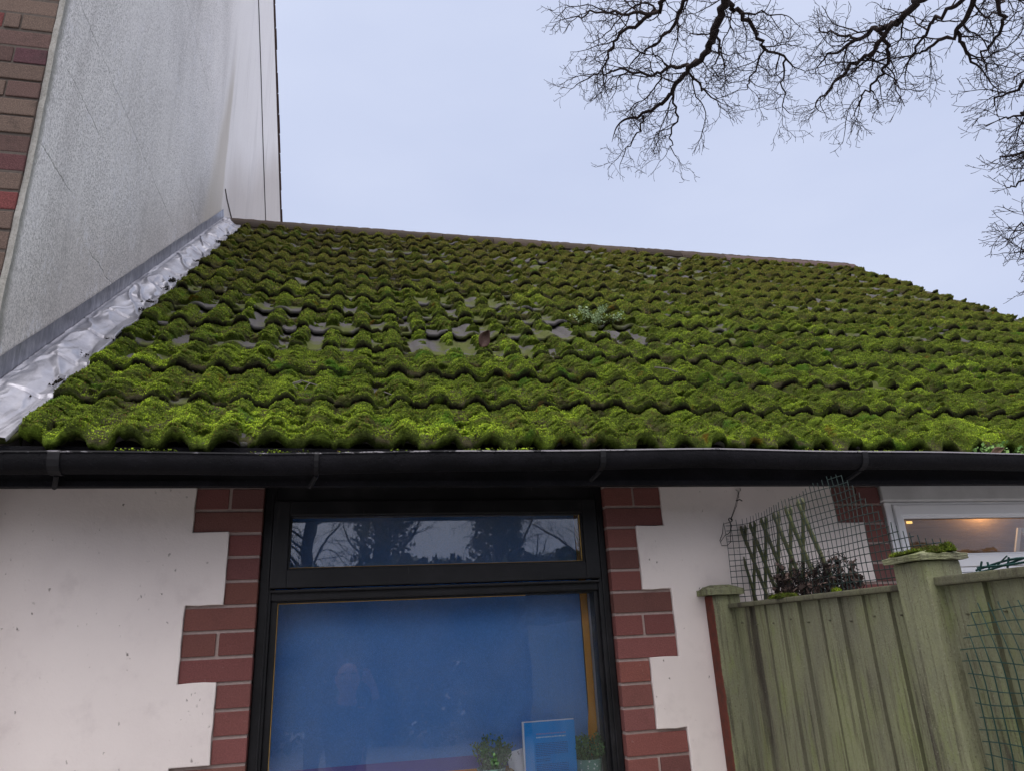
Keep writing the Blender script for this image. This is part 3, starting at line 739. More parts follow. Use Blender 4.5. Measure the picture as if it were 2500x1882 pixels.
wr = np.abs(vnoise((u1 + wp) / 0.15, (u2 + wp) / 0.55, 15) - 0.5) * 2; wr2 = np.abs(vnoise((S_ * .5 - onroof * 2 + wp) / 0.07, (S_ + onroof) / 0.22, 18) - 0.5) * 2
am = sstep(0.0, 0.03, onroof)
n_ = n_ + am * (0.024 * (0.28 - np.clip(wr, 0, .5)) + 0.006 * (0.35 - np.clip(wr2, 0, .7))) + 0.012 * am
x_ = x_ + (1 - am) * (0.004 * (fbm(S_ / 0.06, tt / 0.2, 23, 3) - 0.3))
P = rp(x_, S_, n_)
lastrow = P[:, -1] + np.array([0.002, 0, 0]); lastrow = lastrow + rp(0, 0, -0.012)[None] - rp(0, 0, 0)[None]
P = np.concatenate([P, lastrow[:, None]], 1); m = ntt + 1
i, j = np.meshgrid(np.arange(ns - 1), np.arange(m - 1), indexing='ij')
F = np.stack([i * m + j, i * m + j + 1, (i + 1) * m + j + 1, (i + 1) * m + j], -1).reshape(-1, 4)
fl = obj('flashing', P.reshape(-1, 3), F, M['foil'], roof, True)

# moss crumbs and grit that have rolled on to the apron
cl_ = []
for s0, x0, k in ((2.02, -.985, 90), (2.06, -1.0, 60), (1.55, -.975, 70), (1.40, -.965, 60), (.95, -.965, 60), (.72, -1.0, 25), (.30, -1.03, 18), (3.35, -.975, 70), (3.5, -.99, 50), (3.6, -.97, 60), (2.6, -.97, 40), (1.85, -.968, 40), (.42, -.96, 60)):
    q = rng.normal(size=(k, 2)) * np.array([.016, .011]); cl_.append(rp(x0 + q[:, 0], s0 + q[:, 1] * 1.6, -.012 + .010 * rng.random(k)))
crumbs('crumbs', np.vstack(cl_), .0045, plain('black_moss_crumbs', (.022, .020, .014), .95, .1, .5, 90, .3), roof)
# ------------------------------------------------------------------ the black painted shop window
def frame_rect(mb, x0, x1, z0, z1, wl, wr_, wt, wb, y0, y1, ch=0.004):
    mb.box(x0, x0 + wl, y0, y1, z0, z1, None, ch); mb.box(x1 - wr_, x1, y0, y1, z0, z1, None, ch)
    mb.box(x0 + wl - .001, x1 - wr_ + .001, y0 + .0015, y1 - .001, z1 - wt, z1, None, ch); mb.box(x0 + wl - .001, x1 - wr_ + .001, y0 + .0015, y1 - .001, z0, z0 + wb, None, ch)
win = thing('window', (0, 0, 0), None, None); win.parent = house
mb = MB()
mb.box(-0.286, -0.247, 0.030, 0.11, H - .64, H + .53, None, .004); mb.box(0.862, 0.9025, 0.030, 0.11, H - .64, H + .53, None, .004)
mb.box(-0.248, 0.863, 0.033, 0.11, H + .474, H + .53, None, .004)
mb.box(-0.248, 0.863, 0.033, 0.11, H + .150, H + .186, None, .005)            # transom
mb.box(-0.248, 0.863, 0.040, 0.11, H - .64, H - .565, None, .005)
for x0, x1 in ((-0.248, -0.2275), (0.8475, 0.863)): mb.box(x0, x1, 0.044, 0.1, H - .57, H + .151, None, .003)
mb.box(-0.2285, 0.8485, 0.046, 0.1, H + .1435, H + .1515, None, .002)
mb.box(-0.262, -0.2555, 0.024, 0.04, H - .6, H + .5, None, .002); mb.box(0.8765, 0.883, 0.024, 0.04, H - .6, H + .5, None, .002)
mb.box(-0.25, 0.865, 0.018, 0.045, H + .176, H + .184, None, .003)            # drip mould over the transom
mb.obj('frame', M['black'], win)
mb = MB()
frame_rect(mb, -0.2535, 0.8705, H + .1895, H + .4725, .0525, .0525, .0495, .058, 0.014, 0.06)
frame_rect(mb, -0.2015, 0.8185, H + .2465, H + .4245, .006, .006, .006, .006, 0.022, 0.058, .002)
sash = mb.obj('fanlight', M['black'], win)
GL3 = glass('white_window_glass', 1.28, 0.02); GL = glass('window_glass', 1.72, 0.09); GL2 = glass('dusty_window_glass', 1.55, 0.06)
mb = MB(); mb.box(-0.196, 0.813, 0.040, 0.044, H + .252, H + .419); mb.obj('pane', GL, sash)
ocm = plain('exposed_ochre_putty', (0.42, 0.27, 0.08), 0.7, 0.2, 0.4, 30, 0.3)
mb = MB(); mb.box(-0.1955, 0.8125, 0.0365, 0.0395, H + .2525, H + .2552); mb.box(0.8098, 0.8125, 0.0365, 0.0395, H + .256, H + .418); mb.obj('putty', ocm, sash)
mb = MB(); mb.box(-0.2275, 0.8475, 0.054, 0.058, H - .566, H + .1435); mb.obj('pane', GL2, win)
mb = MB(); mb.box(-0.2272, -0.2252, 0.0505, 0.0535, H - .56, H + .143); mb.box(-0.225, 0.60, 0.0505, 0.0535, H + .1414, H + .1432); mb.obj('putty', ocm, win)
lin = plain('white_reveal_lining', (0.60, 0.62, 0.66), 0.6, 0.3, 0.05, 10, 0.1)
mb = MB(); mb.box(0.866, 0.876, 0.111, 0.26, H - .56, H + .47); mb.box(-0.262, -0.252, 0.111, 0.26, H - .56, H + .47); mb.box(-0.25, 0.864, 0.06, 0.30, H - .56, H - .475)
mb.obj('reveal', lin, win)
sill = mb
mb = MB(); mb.box(-0.286, 0.9025, -0.04, 0.10, H - .70, H - .645, None, .006); mb.obj('sill', M['black'], win)

# things on the inner sill
SZ = H - .475
bl = NT('blue_display_felt', 0.9, 0.1); bb = bl.noise(300, 3, 0.7); bc = bl.noise(2.2, 4)
c0 = bl.mix(bl.rng(bc, 0.3, 0.7), (0.135, 0.350, 0.80), (0.160, 0.395, 0.87)); bl.base(bl.mix(bl.rng(bb, 0.35, 0.7), bl.mix(1.0, c0, (0.8, 0.8, 0.8), 'MULTIPLY'), c0)); bl.bump(bb, 0.2, 0.003)
orm = plain('orange_border_card', (0.85, 0.36, 0.03), 0.6, 0.2, 0.08, 14, 0.1); pum = plain('violet_sheen_strip', (0.15, 0.14, 0.46), 0.7, 0.2, 0.1, 14, 0.1)
bd = thing('display_board', (0.3, 0.18, SZ), 'blue felt display board with an orange border behind the black window', 'display board')
mb = MB(); mb.box(-0.248, 0.835, 0.178, 0.19, SZ + .002, H + .468); mb.obj('felt', bl.m, bd)
mb = MB()
zz = np.linspace(H - .40, H + .468, 40); xx = 0.8365 + 0.004 * (vnoise(zz * 3, zz * 0, 3) - .5) - 0.010 * sstep(H - .22, H - .33, zz) * 0.8
for a in range(39):
    mb.add([(xx[a], .174, zz[a]), (.8635, .174, zz[a]), (.8635, .174, zz[a + 1]), (xx[a + 1], .174, zz[a + 1]), (xx[a], .1775, zz[a]), (.8635, .1775, zz[a]), (.8635, .1775, zz[a + 1]), (xx[a + 1], .1775, zz[a + 1])],
           [(0, 1, 2, 3), (0, 3, 7, 4), (1, 5, 6, 2), (4, 7, 6, 5)])
mb.box(-0.248, 0.825, .174, .1775, SZ + .003, H - .402); mb.obj('border', orm, bd)
mb = MB(); mb.box(-0.248, 0.834, .1745, .1778, H - .4015, H - .362); mb.obj('border', pum, bd)  # violet sheen along the foot of the felt, put in as a coloured strip

def leafy(name, label, c, rx, ry, rz, n, size, mats, cat, group=None, seed=0, stems=9):
    r = np.random.default_rng(seed)
    V, F = [], []
    mbs = MB()
    for k in range(stems):
        a = r.random() * 6.28; q = r.random() ** .5
        tip = np.array([c[0] + rx * q * math.cos(a), c[1] + ry * q * math.sin(a), c[2] + rz * (1.0 - 0.45 * q) * (0.75 + 0.4 * r.random())]); b0 = np.array([c[0] + rx * .35 * q * math.cos(a), c[1] + ry * .35 * q * math.sin(a), c[2]])
        mid = (tip + b0) / 2 + (r.random(3) - .5) * .012
        mbs.tube([b0, mid, tip], [.0016, .0013, .0008], 4)
        for _ in range(n // stems):
            t = r.random() ** 0.75; p = b0 + (tip - b0) * t + (r.random(3) - .5) * size * 2.2
            d = (r.random(3) - .5); d[2] += .25; d /= np.linalg.norm(d); s = np.cross(d, r.random(3) - .5); s /= np.linalg.norm(s); u = np.cross(d, s)
            L = size * (.6 + .8 * r.random()); i = len(V)
            V += [p, p + d * L * .5 + s * L * .38 + u * L * .1, p + d * L, p + d * L * .5 - s * L * .38 + u * L * .1]; F += [(i, i + 1, i + 2), (i, i + 2, i + 3)]
    return V, F, mbs
leafm = mat_leaf('houseplant_leaf', (0.05, 0.13, 0.045), (0.17, 0.34, 0.12)); stemm = plain('plant_stem', (0.09, 0.10, 0.04), 0.8, 0.1)
potm = NT('dotted_mint_pot', 0.4, 0.4); dots = potm.vor(95); potm.base(potm.mix(potm.rng(dots, 0.30, 0.24), (0.22, 0.40, 0.33), (0.78, 0.82, 0.82)))
def potted(x, y, rad, ztop, top, label, seed, n):
    t = thing('potted_plant', (x, y, SZ), label, 'potted plant', 'potted plants on the window sill')
    mb = MB(); k = 28; R = [(rad * .80, SZ + .001), (rad, ztop - .004), (rad * 1.02, ztop), (rad * .94, ztop), (rad * .9, ztop - .014)]
    V = [(x + q * math.cos(2 * math.pi * j / k), y + q * math.sin(2 * math.pi * j / k), z) for q, z in R for j in range(k)]
    F = [(i * k + j, i * k + (j + 1) % k, (i + 1) * k + (j + 1) % k, (i + 1) * k + j) for i in range(4) for j in range(k)] + [tuple(range(k))[::-1], tuple(4 * k + j for j in range(k))]
    obj('pot', V, F, potm.m, t, False)
    V, F, ms = leafy('', '', (x, y, ztop - .012), rad * 1.5, rad * 1.2, top, n, .0095, None, None, None, seed, 16)
    obj('foliage', V, F, leafm, t); ms.obj('stem', stemm, t)
potted(0.467, 0.10, 0.047, H - .392, 0.115, 'small bushy green plant in a dotted mint pot left of the blue booklet', 3, 1500)
potted(0.800, 0.105, 0.047, H - .389, 0.105, 'darker green plant in a dotted mint pot beside the orange border', 8, 1500)
bkm = plain('bright_blue_cover', (0.0, 0.33, 0.88), 0.45, 0.35, 0.03, 20, 0.02); pgm = plain('white_paper', (0.84, 0.85, 0.90), 0.8, 0.2, 0.04, 20, 0.05)
inkb = plain('dark_blue_ink', (0.0, 0.15, 0.52), 0.6, 0.2, 0.02); inkw = plain('pale_ink', (0.45, 0.70, 0.90), 0.6, 0.2, 0.02); inkr = plain('mauve_ink', (0.25, 0.30, 0.70), 0.6, 0.2, 0.02)
book = thing('booklet', (0.66, 0.10, SZ), 'bright blue booklet of small print standing on the window sill', 'booklet')
bx0, bx1, bz1 = 0.581, 0.756, H - .266
mb = MB(); mb.box(bx0, bx1, 0.090, 0.0915, SZ + .002, bz1, None, 0); mb.obj('cover', bkm, book)
mb = MB(); mb.box(bx0 - .006, bx1 - .001, 0.0918, 0.1005, SZ + .003, bz1 + .003); mb.obj('pages', pgm, book)
r = random.Random(5); mbs = {0: MB(), 1: MB(), 2: MB()}
def dashes(mb, x0, x1, z, h, fill=.8, gap=.0016):
    x = x0
    while x < x1:
        L = r.uniform(.003, .010); mb.box(x, min(x + L, x1), .0893, .0899, z - h * r.uniform(.35, .5), z + h * r.uniform(.35, .5)); x += L + gap
dashes(mbs[2], bx0 + .040, bx0 + .142, bz1 - .037, .0045); dashes(mbs[1], bx0 + .040, bx0 + .142, bz1 - .047, .0045)
z = bz1 - .066
for k in range(24):
    if k not in (8, 11, 17): dashes(mbs[0], bx0 + .036, bx0 + (.147 if k not in (7, 9, 10) else .085), z, .0026)
    z -= .0052
mbs[0].obj('print', inkb, book); mbs[1].obj('print', inkw, book); mbs[2].obj('print', inkr, book)
gink = plain('grey_ink', (.12, .11, .13))
def card(x, z, w_, h_, rot, label, y=.115, marks=False):
    t = thing('card', (x, y, SZ), label, 'card', 'white cards by the booklet')
    c, s = math.cos(rot), math.sin(rot)
    V = [(x + c * a - s * b, yy, z + s * a + c * b) for yy in (y, y + .0012) for a, b in ((0, -h_), (w_, -h_), (w_, h_ * 0), (0, 0))]
    obj('sheet', V, [(0, 1, 2, 3), (7, 6, 5, 4), (0, 4, 5, 1), (1, 5, 6, 2), (2, 6, 7, 3), (3, 7, 4, 0)], pgm, t)
    if marks:
        for a, b, l in ((.040, -.010, .010), (.042, -.014, .007), (.012, -.022, .009), (.038, -.007, .004)):
            px, pz = x + c * a - s * b, z + s * a + c * b; mb = MB(); mb.box(px, px + .0012, y - .0006, y - .0001, pz - l / 2, pz + l / 2); mb.obj('print', gink, t)
card(0.523, H - .357, .058, .112, .20, 'small white card with faint grey print, tilted', .125, True); card(0.547, H - .372, .05, .10, .05, 'plain white card leaning in front of the tilted card', .112)
t = thing('ornament', (0.527, 0.085, SZ), 'small rounded tan ornament beside the white cards', 'ornament')
bm = bmesh.new(); bmesh.ops.create_uvsphere(bm, u_segments=20, v_segments=14, radius=1)
for v in bm.verts: v.co = Vector((0.527 + v.co.x * .026 * (1 - .25 * v.co.z), 0.085 + v.co.y * .02, SZ + .040 + v.co.z * .040))
bm.verts.index_update(); V = [v.co[:] for v in bm.verts]; F = [[v.index for v in f.verts] for f in bm.faces]; bm.free()
obj('body', V, F, plain('tan_straw', (.26, .17, .06), .8, .15, .3, 40, .4), t, True)
t = thing('dish', (0.72, 0.078, SZ), 'pale glazed dish under the blue booklet', 'dish')
mb = MB(); k = 32
R = [(.05, SZ + .001), (.062, SZ + .028), (.064, SZ + .029), (.060, SZ + .029), (.046, SZ + .006)]
V = [(0.742 + q * .62 * math.cos(2 * math.pi * j / k), .078 + q * .5 * math.sin(2 * math.pi * j / k) - .012, z + .02) for q, z in R for j in range(k)]
F = [(i * k + j, i * k + (j + 1) % k, (i + 1) * k + (j + 1) % k, (i + 1) * k + j) for i in range(4) for j in range(k)] + [tuple(range(k))[::-1], tuple(4 * k + j for j in range(k))]
obj('bowl', V, F, plain('pale_glaze', (.55, .56, .58), .3, .5, .05), t, True)

# ------------------------------------------------------------------ the white plastic window
w2 = thing('window', (0, 0, 0), 'white plastic window with a brown blind', None); w2.parent = house
mb = MB()
mb.box(2.070, 3.29, -0.012, 0.06, H + .452, H + .53, None, .006)                                     # packing board over the frame
mb.obj('head_board', plain('stained_white_board', (.56, .56, .57), .6, .3, .3, 9, .2), w2)
mb = MB()
frame_rect(mb, 2.097, 3.28, H - .72, H + .4505, .034, .034, .012, .05, 0.020, 0.085, .005)
mb.box(2.13, 3.247, 0.020, 0.085, H + .168, H + .188, None, .004)
frame = mb.obj('frame', M['upvc'], w2)
for z0, z1 in ((H + .190, H + .438), (H - .668, H + .166)):
    mb = MB(); frame_rect(mb, 2.1325, 3.2445, z0, z1, .030, .030, .042, .044, 0.010, 0.06, .004)
    frame_rect(mb, 2.161, 3.216, z0 + .0425, z1 - .0405, .012, .012, .012, .010, 0.016, 0.055, .0055)
    cas = mb.obj('casement', M['upvc'], w2)
    mb = MB(); mb.box(2.172, 3.206, 0.046, 0.050, z0 + .05, z1 - .05); mb.obj('pane', GL3, cas)
    mb = MB(); frame_rect(mb, 2.1725, 3.2055, z0 + .0515, z1 - .0515, .003, .003, .003, .003, 0.0405, 0.0455, 0); mb.obj('gasket', plain('black_rubber', (.01, .01, .01)), cas)
blm = NT('brown_slatted_blind', 0.7, 0.2); gn = blm.noise(26, 6, 0.7, blm.map((0.16, 1, 1.6))); blm.base(blm.mix(gn, (0.28, 0.16, 0.085), (0.58, 0.37, 0.20))); blm.bump(gn, 0.4, .004)
t = thing('window_blind', (2.69, 0.12, H + .4), 'brown slatted blind hanging behind the white window', 'blind')
mb = MB()
for k in range(46):
    z = H + .405 - k * .0215; mb.add([(2.145, .150, z - .024), (3.235, .150, z - .024), (3.235, .138, z), (2.145, .138, z), (2.145, .1515, z - .024), (3.235, .1515, z - .024), (3.235, .1395, z), (2.145, .1395, z)], [(0, 1, 2, 3), (7, 6, 5, 4), (0, 3, 7, 4), (1, 5, 6, 2)])
mb.obj('slats', blm.m, t)
em = bpy.data.materials.new('lit_lamp'); em.use_nodes = True; em.node_tree.nodes.clear()
eo = em.node_tree.nodes.new('ShaderNodeOutputMaterial'); ee = em.node_tree.nodes.new('ShaderNodeEmission'); ee.inputs[0].default_value = (1, .62, .16, 1); ee.inputs[1].default_value = 1.1; em.node_tree.links.new(ee.outputs[0], eo.inputs[0])
t = thing('indicator_lamp', (2.284, .12, H + .384), 'tiny lit amber lamp in the top corner of the white window', 'lamp')
mb = MB(); mb.box(2.272, 2.298, .118, .124, H + .379, H + .389, None, .0015); mb.obj('lens', em, t)
lp = bpy.data.lights.new('blind_fill_light', 'POINT'); lp.energy = 1.6; lp.color = (1, .68, .36); lp.shadow_soft_size = .05  # unseen warm light added behind the window head to brighten the blind
lpo = bpy.data.objects.new('blind_fill_light', lp); COL.objects.link(lpo); lpo.parent = t; lpo.location = Vector((2.66, .085, H + .445)) - wloc(t)
t = thing('a_frame', (2.83, .11, H + .1), 'pale A shaped stand behind the white window pane', 'stand')
mb = MB()
for sx in (-1, 1):
    mb.prism([(2.828, H + .352), (2.828 + sx * .017, H + .352), (2.828 + sx * .185, H + .0), (2.828 + sx * .155, H + .0)][::sx], 'y', .108 + .003 * sx, .116 + .003 * sx)
mb.obj('leg', plain('pale_wood', (.50, .44, .40), .6, .3, .1, 12), t)

# ------------------------------------------------------------------ the taller house next door
nh = thing('neighbouring_house', (-3, 4, 0), 'tall house of old mottled brick with a weathered grey rendered gable', 'house')
GX = XL
def back(y): return H + 5.73 + (6.85 - y) * 0.775
apex = 3.86
poly = [(-0.124, 0), (9.2, 0), (9.2, back(9.2)), (apex, back(apex)), (-0.124, back(apex) - (apex + .124) * .775)]
pts = []
for i, p in enumerate(poly):
    q = poly[(i + 1) % len(poly)]; n = max(1, int(math.hypot(q[0] - p[0], q[1] - p[1]) / .05))
    for k in range(n):
        tk = k / n; y, z = p[0] + (q[0] - p[0]) * tk, p[1] + (q[1] - p[1]) * tk
        if i == 4 and k: y += random.uniform(-.003, .003) + .004 * math.sin(z * 6)
        pts.append((y, z))
mb = MB(); mb.prism(pts, 'x', GX - 0.0195, GX); mb.obj('gable_wall', M['gable'], nh)
mb = MB(); r = random.Random(12)
tones = [(.190, .135, .112, 1), (.150, .070, .072, 1), (.115, .056, .066, 1), (.190, .062, .060, 1), (.200, .145, .118, 1), (.185, .132, .110, 1), (.150, .095, .085, 1), (.195, .140, .115, 1)]
XC = GX - 0.0205
for k in range(64):
    z1 = H + 2.261 + .076 * (14 - k) - .006; z0 = z1 - .066
    if z0 < 0: break
    x = XC; lens = [0.215] * 8 if (k + 0) % 2 else [0.105, 0.05] + [0.215] * 7
    if r.random() < .15 and k % 2: lens = [0.215, 0.105] + [0.215] * 7
    for L in lens:
        c = r.choice(tones); v = r.uniform(.85, 1.15)
        mb.box(x - L, x, -0.13 + r.uniform(-.003, .003), -0.03, z0 + r.uniform(-.001, .001), z1 + r.uniform(-.001, .001), (c[0] * v, c[1] * v, c[2] * v, 1), .004)
        x -= L + .006
mb.obj('brick_wall', M['oldbrick'], nh, cols=True)
mb = MB(); mb.box(-8, XC - .001, -0.1265, 0.1, 0, back(apex) - (apex + .124) * .775 - .1); mb.box(-8, -7.8, .1, 9.2, 0, H + 3.9); mb.box(-7.8, GX - .03, 9, 9.2, 0, H + 3.9); mb.obj('masonry', M['oldmortar'], nh)
mb = MB()
e = .035
for side in (1, -1):
    ya, za = apex, back(apex)
    yb = 9.6 if side == 1 else -.5
    zb = back(apex) - abs(yb - apex) * .775
    mb.prism([(ya, za + .012), (yb, zb + .012), (yb, zb + .07), (ya, za + .07)], 'x', -8.2, GX + .012, (.10, .06, .05, 1))
    n = int(abs(yb - ya) / .2)
    for i in range(n):
        a, b = ya + (yb - ya) * i / n, ya + (yb - ya) * (i + .94) / n; d = r.uniform(0, .012)
        mb.prism([(a, za - abs(a - apex) * .775 + .071), (b, za - abs(b - apex) * .775 + .071), (b, za - abs(b - apex) * .775 + .098), (a, za - abs(a - apex) * .775 + .083)], 'x', -8.2, GX + .014 + d, (.12 * r.uniform(.7, 1.2), .06, .045, 1))
mb.obj('roof', M['oldbrick'], nh, cols=True)
blk = plain('black_cable', (.012, .012, .013), .5, .3)
mb = MB(); mb.tube([(GX + .006, y, H + 4.70 + (5.5 - y) * .93 + .012 * math.sin(y * 5)) for y in np.linspace(3.0, 7.6, 30)], .005, 6); mb.obj('cable', blk, nh)
mb = MB(); mb.tube([(GX + .001, 2.97, H + 3.645), (GX + .002, 3.08, H + 3.615), (GX + .003, 3.3, H + 3.60), (GX + .002, 3.6, H + 3.59)], .007, 5); mb.obj('mortar_fillet', M['oldmortar'], nh)

# ------------------------------------------------------------------ fence
fence = thing('fence', (1.3, -0.6, 0), 'green algae stained board fence with capped posts running out from the bungalow', 'fence')
def post(x0, x1, y0, y1, zt, cap, mat, seed):
    mb = MB(); mb.box(x0, x1, y0, y1, 0, zt, None, .006); p = mb.obj('post', mat, fence)
    bm = bmesh.new(); bmesh.ops.create_cube(bm, size=1)
    cx0, cx1, cy0, cy1, h = cap
    for v in bm.verts:
        k = 1 if v.co.z < 0 else 1.0
        v.co = Vector(((cx0 + cx1) / 2 + v.co.x * (cx1 - cx0), (cy0 + cy1) / 2 + v.co.y * (cy1 - cy0), zt + .001 + (v.co.z + .5) * h * .55))
    bmesh.ops.subdivide_edges(bm, edges=list(bm.edges), cuts=7, use_grid_fill=True)
    r = random.Random(seed)
    top = zt + .001 + h * .55
    for v in bm.verts:
        if v.co.z > top - 1e-4:
            fx = min(v.co.x - cx0, cx1 - v.co.x); fy = min(v.co.y - cy0, cy1 - v.co.y); v.co.z += min(1, min(fx, fy) / .03) * h * .45
        v.co += Vector((r.uniform(-1, 1), r.uniform(-1, 1), r.uniform(-1, 1))) * .0012
    bm.verts.index_update(); V = [v.co[:] for v in bm.verts]; F = [[v.index for v in f.verts] for f in bm.faces]; bm.free()
    return p, obj('post_cap', V, F, M['fence'], p), top + h * .45
p1, c1, t1 = post(1.243, 1.353, -0.067, -0.0085, H + .113, (1.216, 1.362, -0.086, -0.009, .034), M['post'], 1)
p2, c2, t2 = post(1.285, 1.385, -1.033, -0.931, H + .1265, (1.270, 1.398, -1.046, -0.919, .024), M['fence'], 2)
def moss_clumps(name, centres, parent, seed, size=.006):
    r = np.random.default_rng(seed); V = []; F = []; V2 = []; F2 = []
    for (x, y, z, rx, ry, rz) in centres:
        bm = bmesh.new(); bmesh.ops.create_icosphere(bm, subdivisions=4, radius=1); b = len(V)
        for v in bm.verts:
            k = 1 + .5 * (float(vnoise(np.array(v.co.x * 4 + x * 50), np.array(v.co.y * 4 + v.co.z * 5), 7)) - .5); v.co = Vector((x + v.co.x * rx * k, y + v.co.y * ry * k, z + max(v.co.z, -.3) * rz * k))
        bm.verts.index_update(); V += [v.co[:] for v in bm.verts]; F += [[b + v.index for v in f.verts] for f in bm.faces]
        for v in list(bm.verts)[::1]:
            if r.random() < .8:
                p = np.array(v.co) + (r.random(3) - .5) * .002; d = r.random(3) - .5; d[2] += .5; d /= np.linalg.norm(d); s = np.cross(d, r.random(3) - .5); s /= np.linalg.norm(s) + 1e-9; i = len(V2)
                V2 += [p - s * .001, p + s * .001, p + d * size * (.5 + r.random())]; F2.append((i, i + 1, i + 2))
        bm.free()
    o = obj(name, V, F, M['moss'], parent, True); tag(o, kind='stuff')
    tag(obj(name + '_shoots', V2, F2, M['tuft'], parent), kind='stuff')
moss_clumps('moss', [(1.300, -1.000, t2 - .004, .022, .02, .006), (1.333, -1.01, t2 - .002, .02, .018, .011), (1.358, -1.03, t2 - .001, .014, .02, .013), (1.375, -1.01, t2 - .003, .018, .02, .008), (1.288, -.965, t2 - .006, .016, .03, .006), (1.322, -1.034, t2 - .007, .02, .012, .006)], p2, 4)
def panel(ya, yb, ztop, seed, rail_h, nbd):
    pn = thing('panel', (1.33, (ya + yb) / 2, 0), None, None); pn.parent = fence; pn.location = Vector((1.33, (ya + yb) / 2, 0)) - wloc(fence)
    r = random.Random(seed); mb = MB(); pitch = (yb - ya) / nbd
    for k in range(nbd):
        a = ya + pitch * k + r.uniform(-.006, .006); b = a + pitch - .022
        lo_ = r.uniform(-.002, .002); bow = r.uniform(-.002, .003)
        nz = 14
        sec = [(1.3235 + lo_, a), (1.3275 + lo_, a + .001), (1.3245 + lo_, b), (1.3105 + lo_, b)]     # thick edge towards the yard
        V = []; 
        for i in range(nz + 1):
            z = .03 + (ztop - .03) * i / nz; w_ = bow * math.sin(math.pi * i / nz) + r.uniform(-.0006, .0006)
            V += [(x + w_, y + w_, z) for x, y in sec]
        F = [(i * 4 + j, i * 4 + (j + 1) % 4, (i + 1) * 4 + (j + 1) % 4, (i + 1) * 4 + j) for i in range(nz) for j in range(4)] + [(3, 2, 1, 0), tuple(nz * 4 + j for j in range(4))]
        mb.add(V, F)
    nf = len(mb.f)
    for k in range(nbd):
        for z in (.37, 1.02, ztop - .055):
            y = ya + pitch * (k + .62) + r.uniform(-.006, .006); zz_ = z + r.uniform(-.008, .008); mb.tube([(1.3102, y, zz_), (1.318, y, zz_)], .0024, 7)
    o = mb.obj('boards', M['fence'], pn); o.data.materials.append(M['rail'])
    for f in o.data.polygons:
        if f.index >= nf or (abs(f.normal.y) > .8 and abs(f.normal.z) < .3): f.material_index = 1
    mb = MB()
    mb.box(1.298, 1.352, yb + .0015, ya - .0015, ztop + .001, ztop + rail_h, None, .004)
    mb.obj('top_rail', M['rail'], pn)
    for z in (.35, 1.0, ztop - .08):
        mb = MB(); mb.box(1.333, 1.365, yb + .002, ya - .002, z, z + .05, None, .003); mb.obj('arris_rail', M['rail'], pn)
    return pn
panel(-0.068, -0.9305, H + .066, 3, .016, 9); panel(-1.0335, -2.9, H + .068, 5, .021, 19)
moss_clumps('moss', [(1.312, -.355, H + .083, .012, .03, .008), (1.308, -.40, H + .083, .012, .035, .01), (1.315, -.44, H + .083, .01, .03, .008), (1.315, -.66, H + .083, .008, .014, .006)], fence, 6)

# ------------------------------------------------------------------ plastic netting and what stands behind the fence
netm = plain('dark_green_plastic_net', (.022, .040, .036), .5, .3, .3, 60, .1); netm2 = plain('green_plastic_net', (.010, .048, .042), .5, .3, .3, 60, .1)
def path_at(pts, u):
    P = np.array(pts, float); d = np.r_[0, np.cumsum(np.linalg.norm(np.diff(P, axis=0), axis=1))]
    return np.array([np.interp(u, d, P[:, k]) for k in range(2)]), d[-1]
plan = [(1.372, -1.0), (1.385, -.7), (1.395, -.4), (1.408, -.25), (1.418, -.16), (1.421, -.11), (1.414, -.075), (1.395, -.055), (1.365, -.04), (1.335, -.035)]
tot = path_at(plan, 0)[1]
cell = 0.0215
def net_top(u): return float(np.interp(u, [0, .07, .16, .33, .38, .55, .75, .92, tot], [.170, .185, .235, .405, .405, .385, .375, .372, .36]))
mb = MB(); r = random.Random(9)
nu = int(tot / cell)
def np_(u, v):
    u = min(max(u, 0), tot); p, _ = path_at(plan, u); w_ = .006 * math.sin(u * 9 + v * 14) + .003 * math.sin(u * 31 + v * 8)
    return (p[0] + w_, p[1], H + v)
for k in range(nu + 1):
    u = k * cell; vt = net_top(u) + .010 + r.uniform(-.003, .004); sk = r.uniform(-.002, .002)
    vs = np.arange(.03, vt, .018); mb.tube([np_(u + .004 * math.sin(v * 11 + k * .2) + sk, v) for v in list(vs) + [vt]], .00125, 4)
for j in range(19):
    v = .045 + j * cell * .98
    us = [u for u in np.arange(0, tot + .001, .012) if net_top(u) >= v]
    if len(us) > 3:
        us = [max(0, us[0] - .008)] + us
        mb.tube([np_(u, v + .003 * math.sin(u * 8 + j)) for u in us], .00135, 4)
t = tag(mb.obj('garden_netting', netm), 'dark green plastic netting standing curled behind the fence top', 'netting')
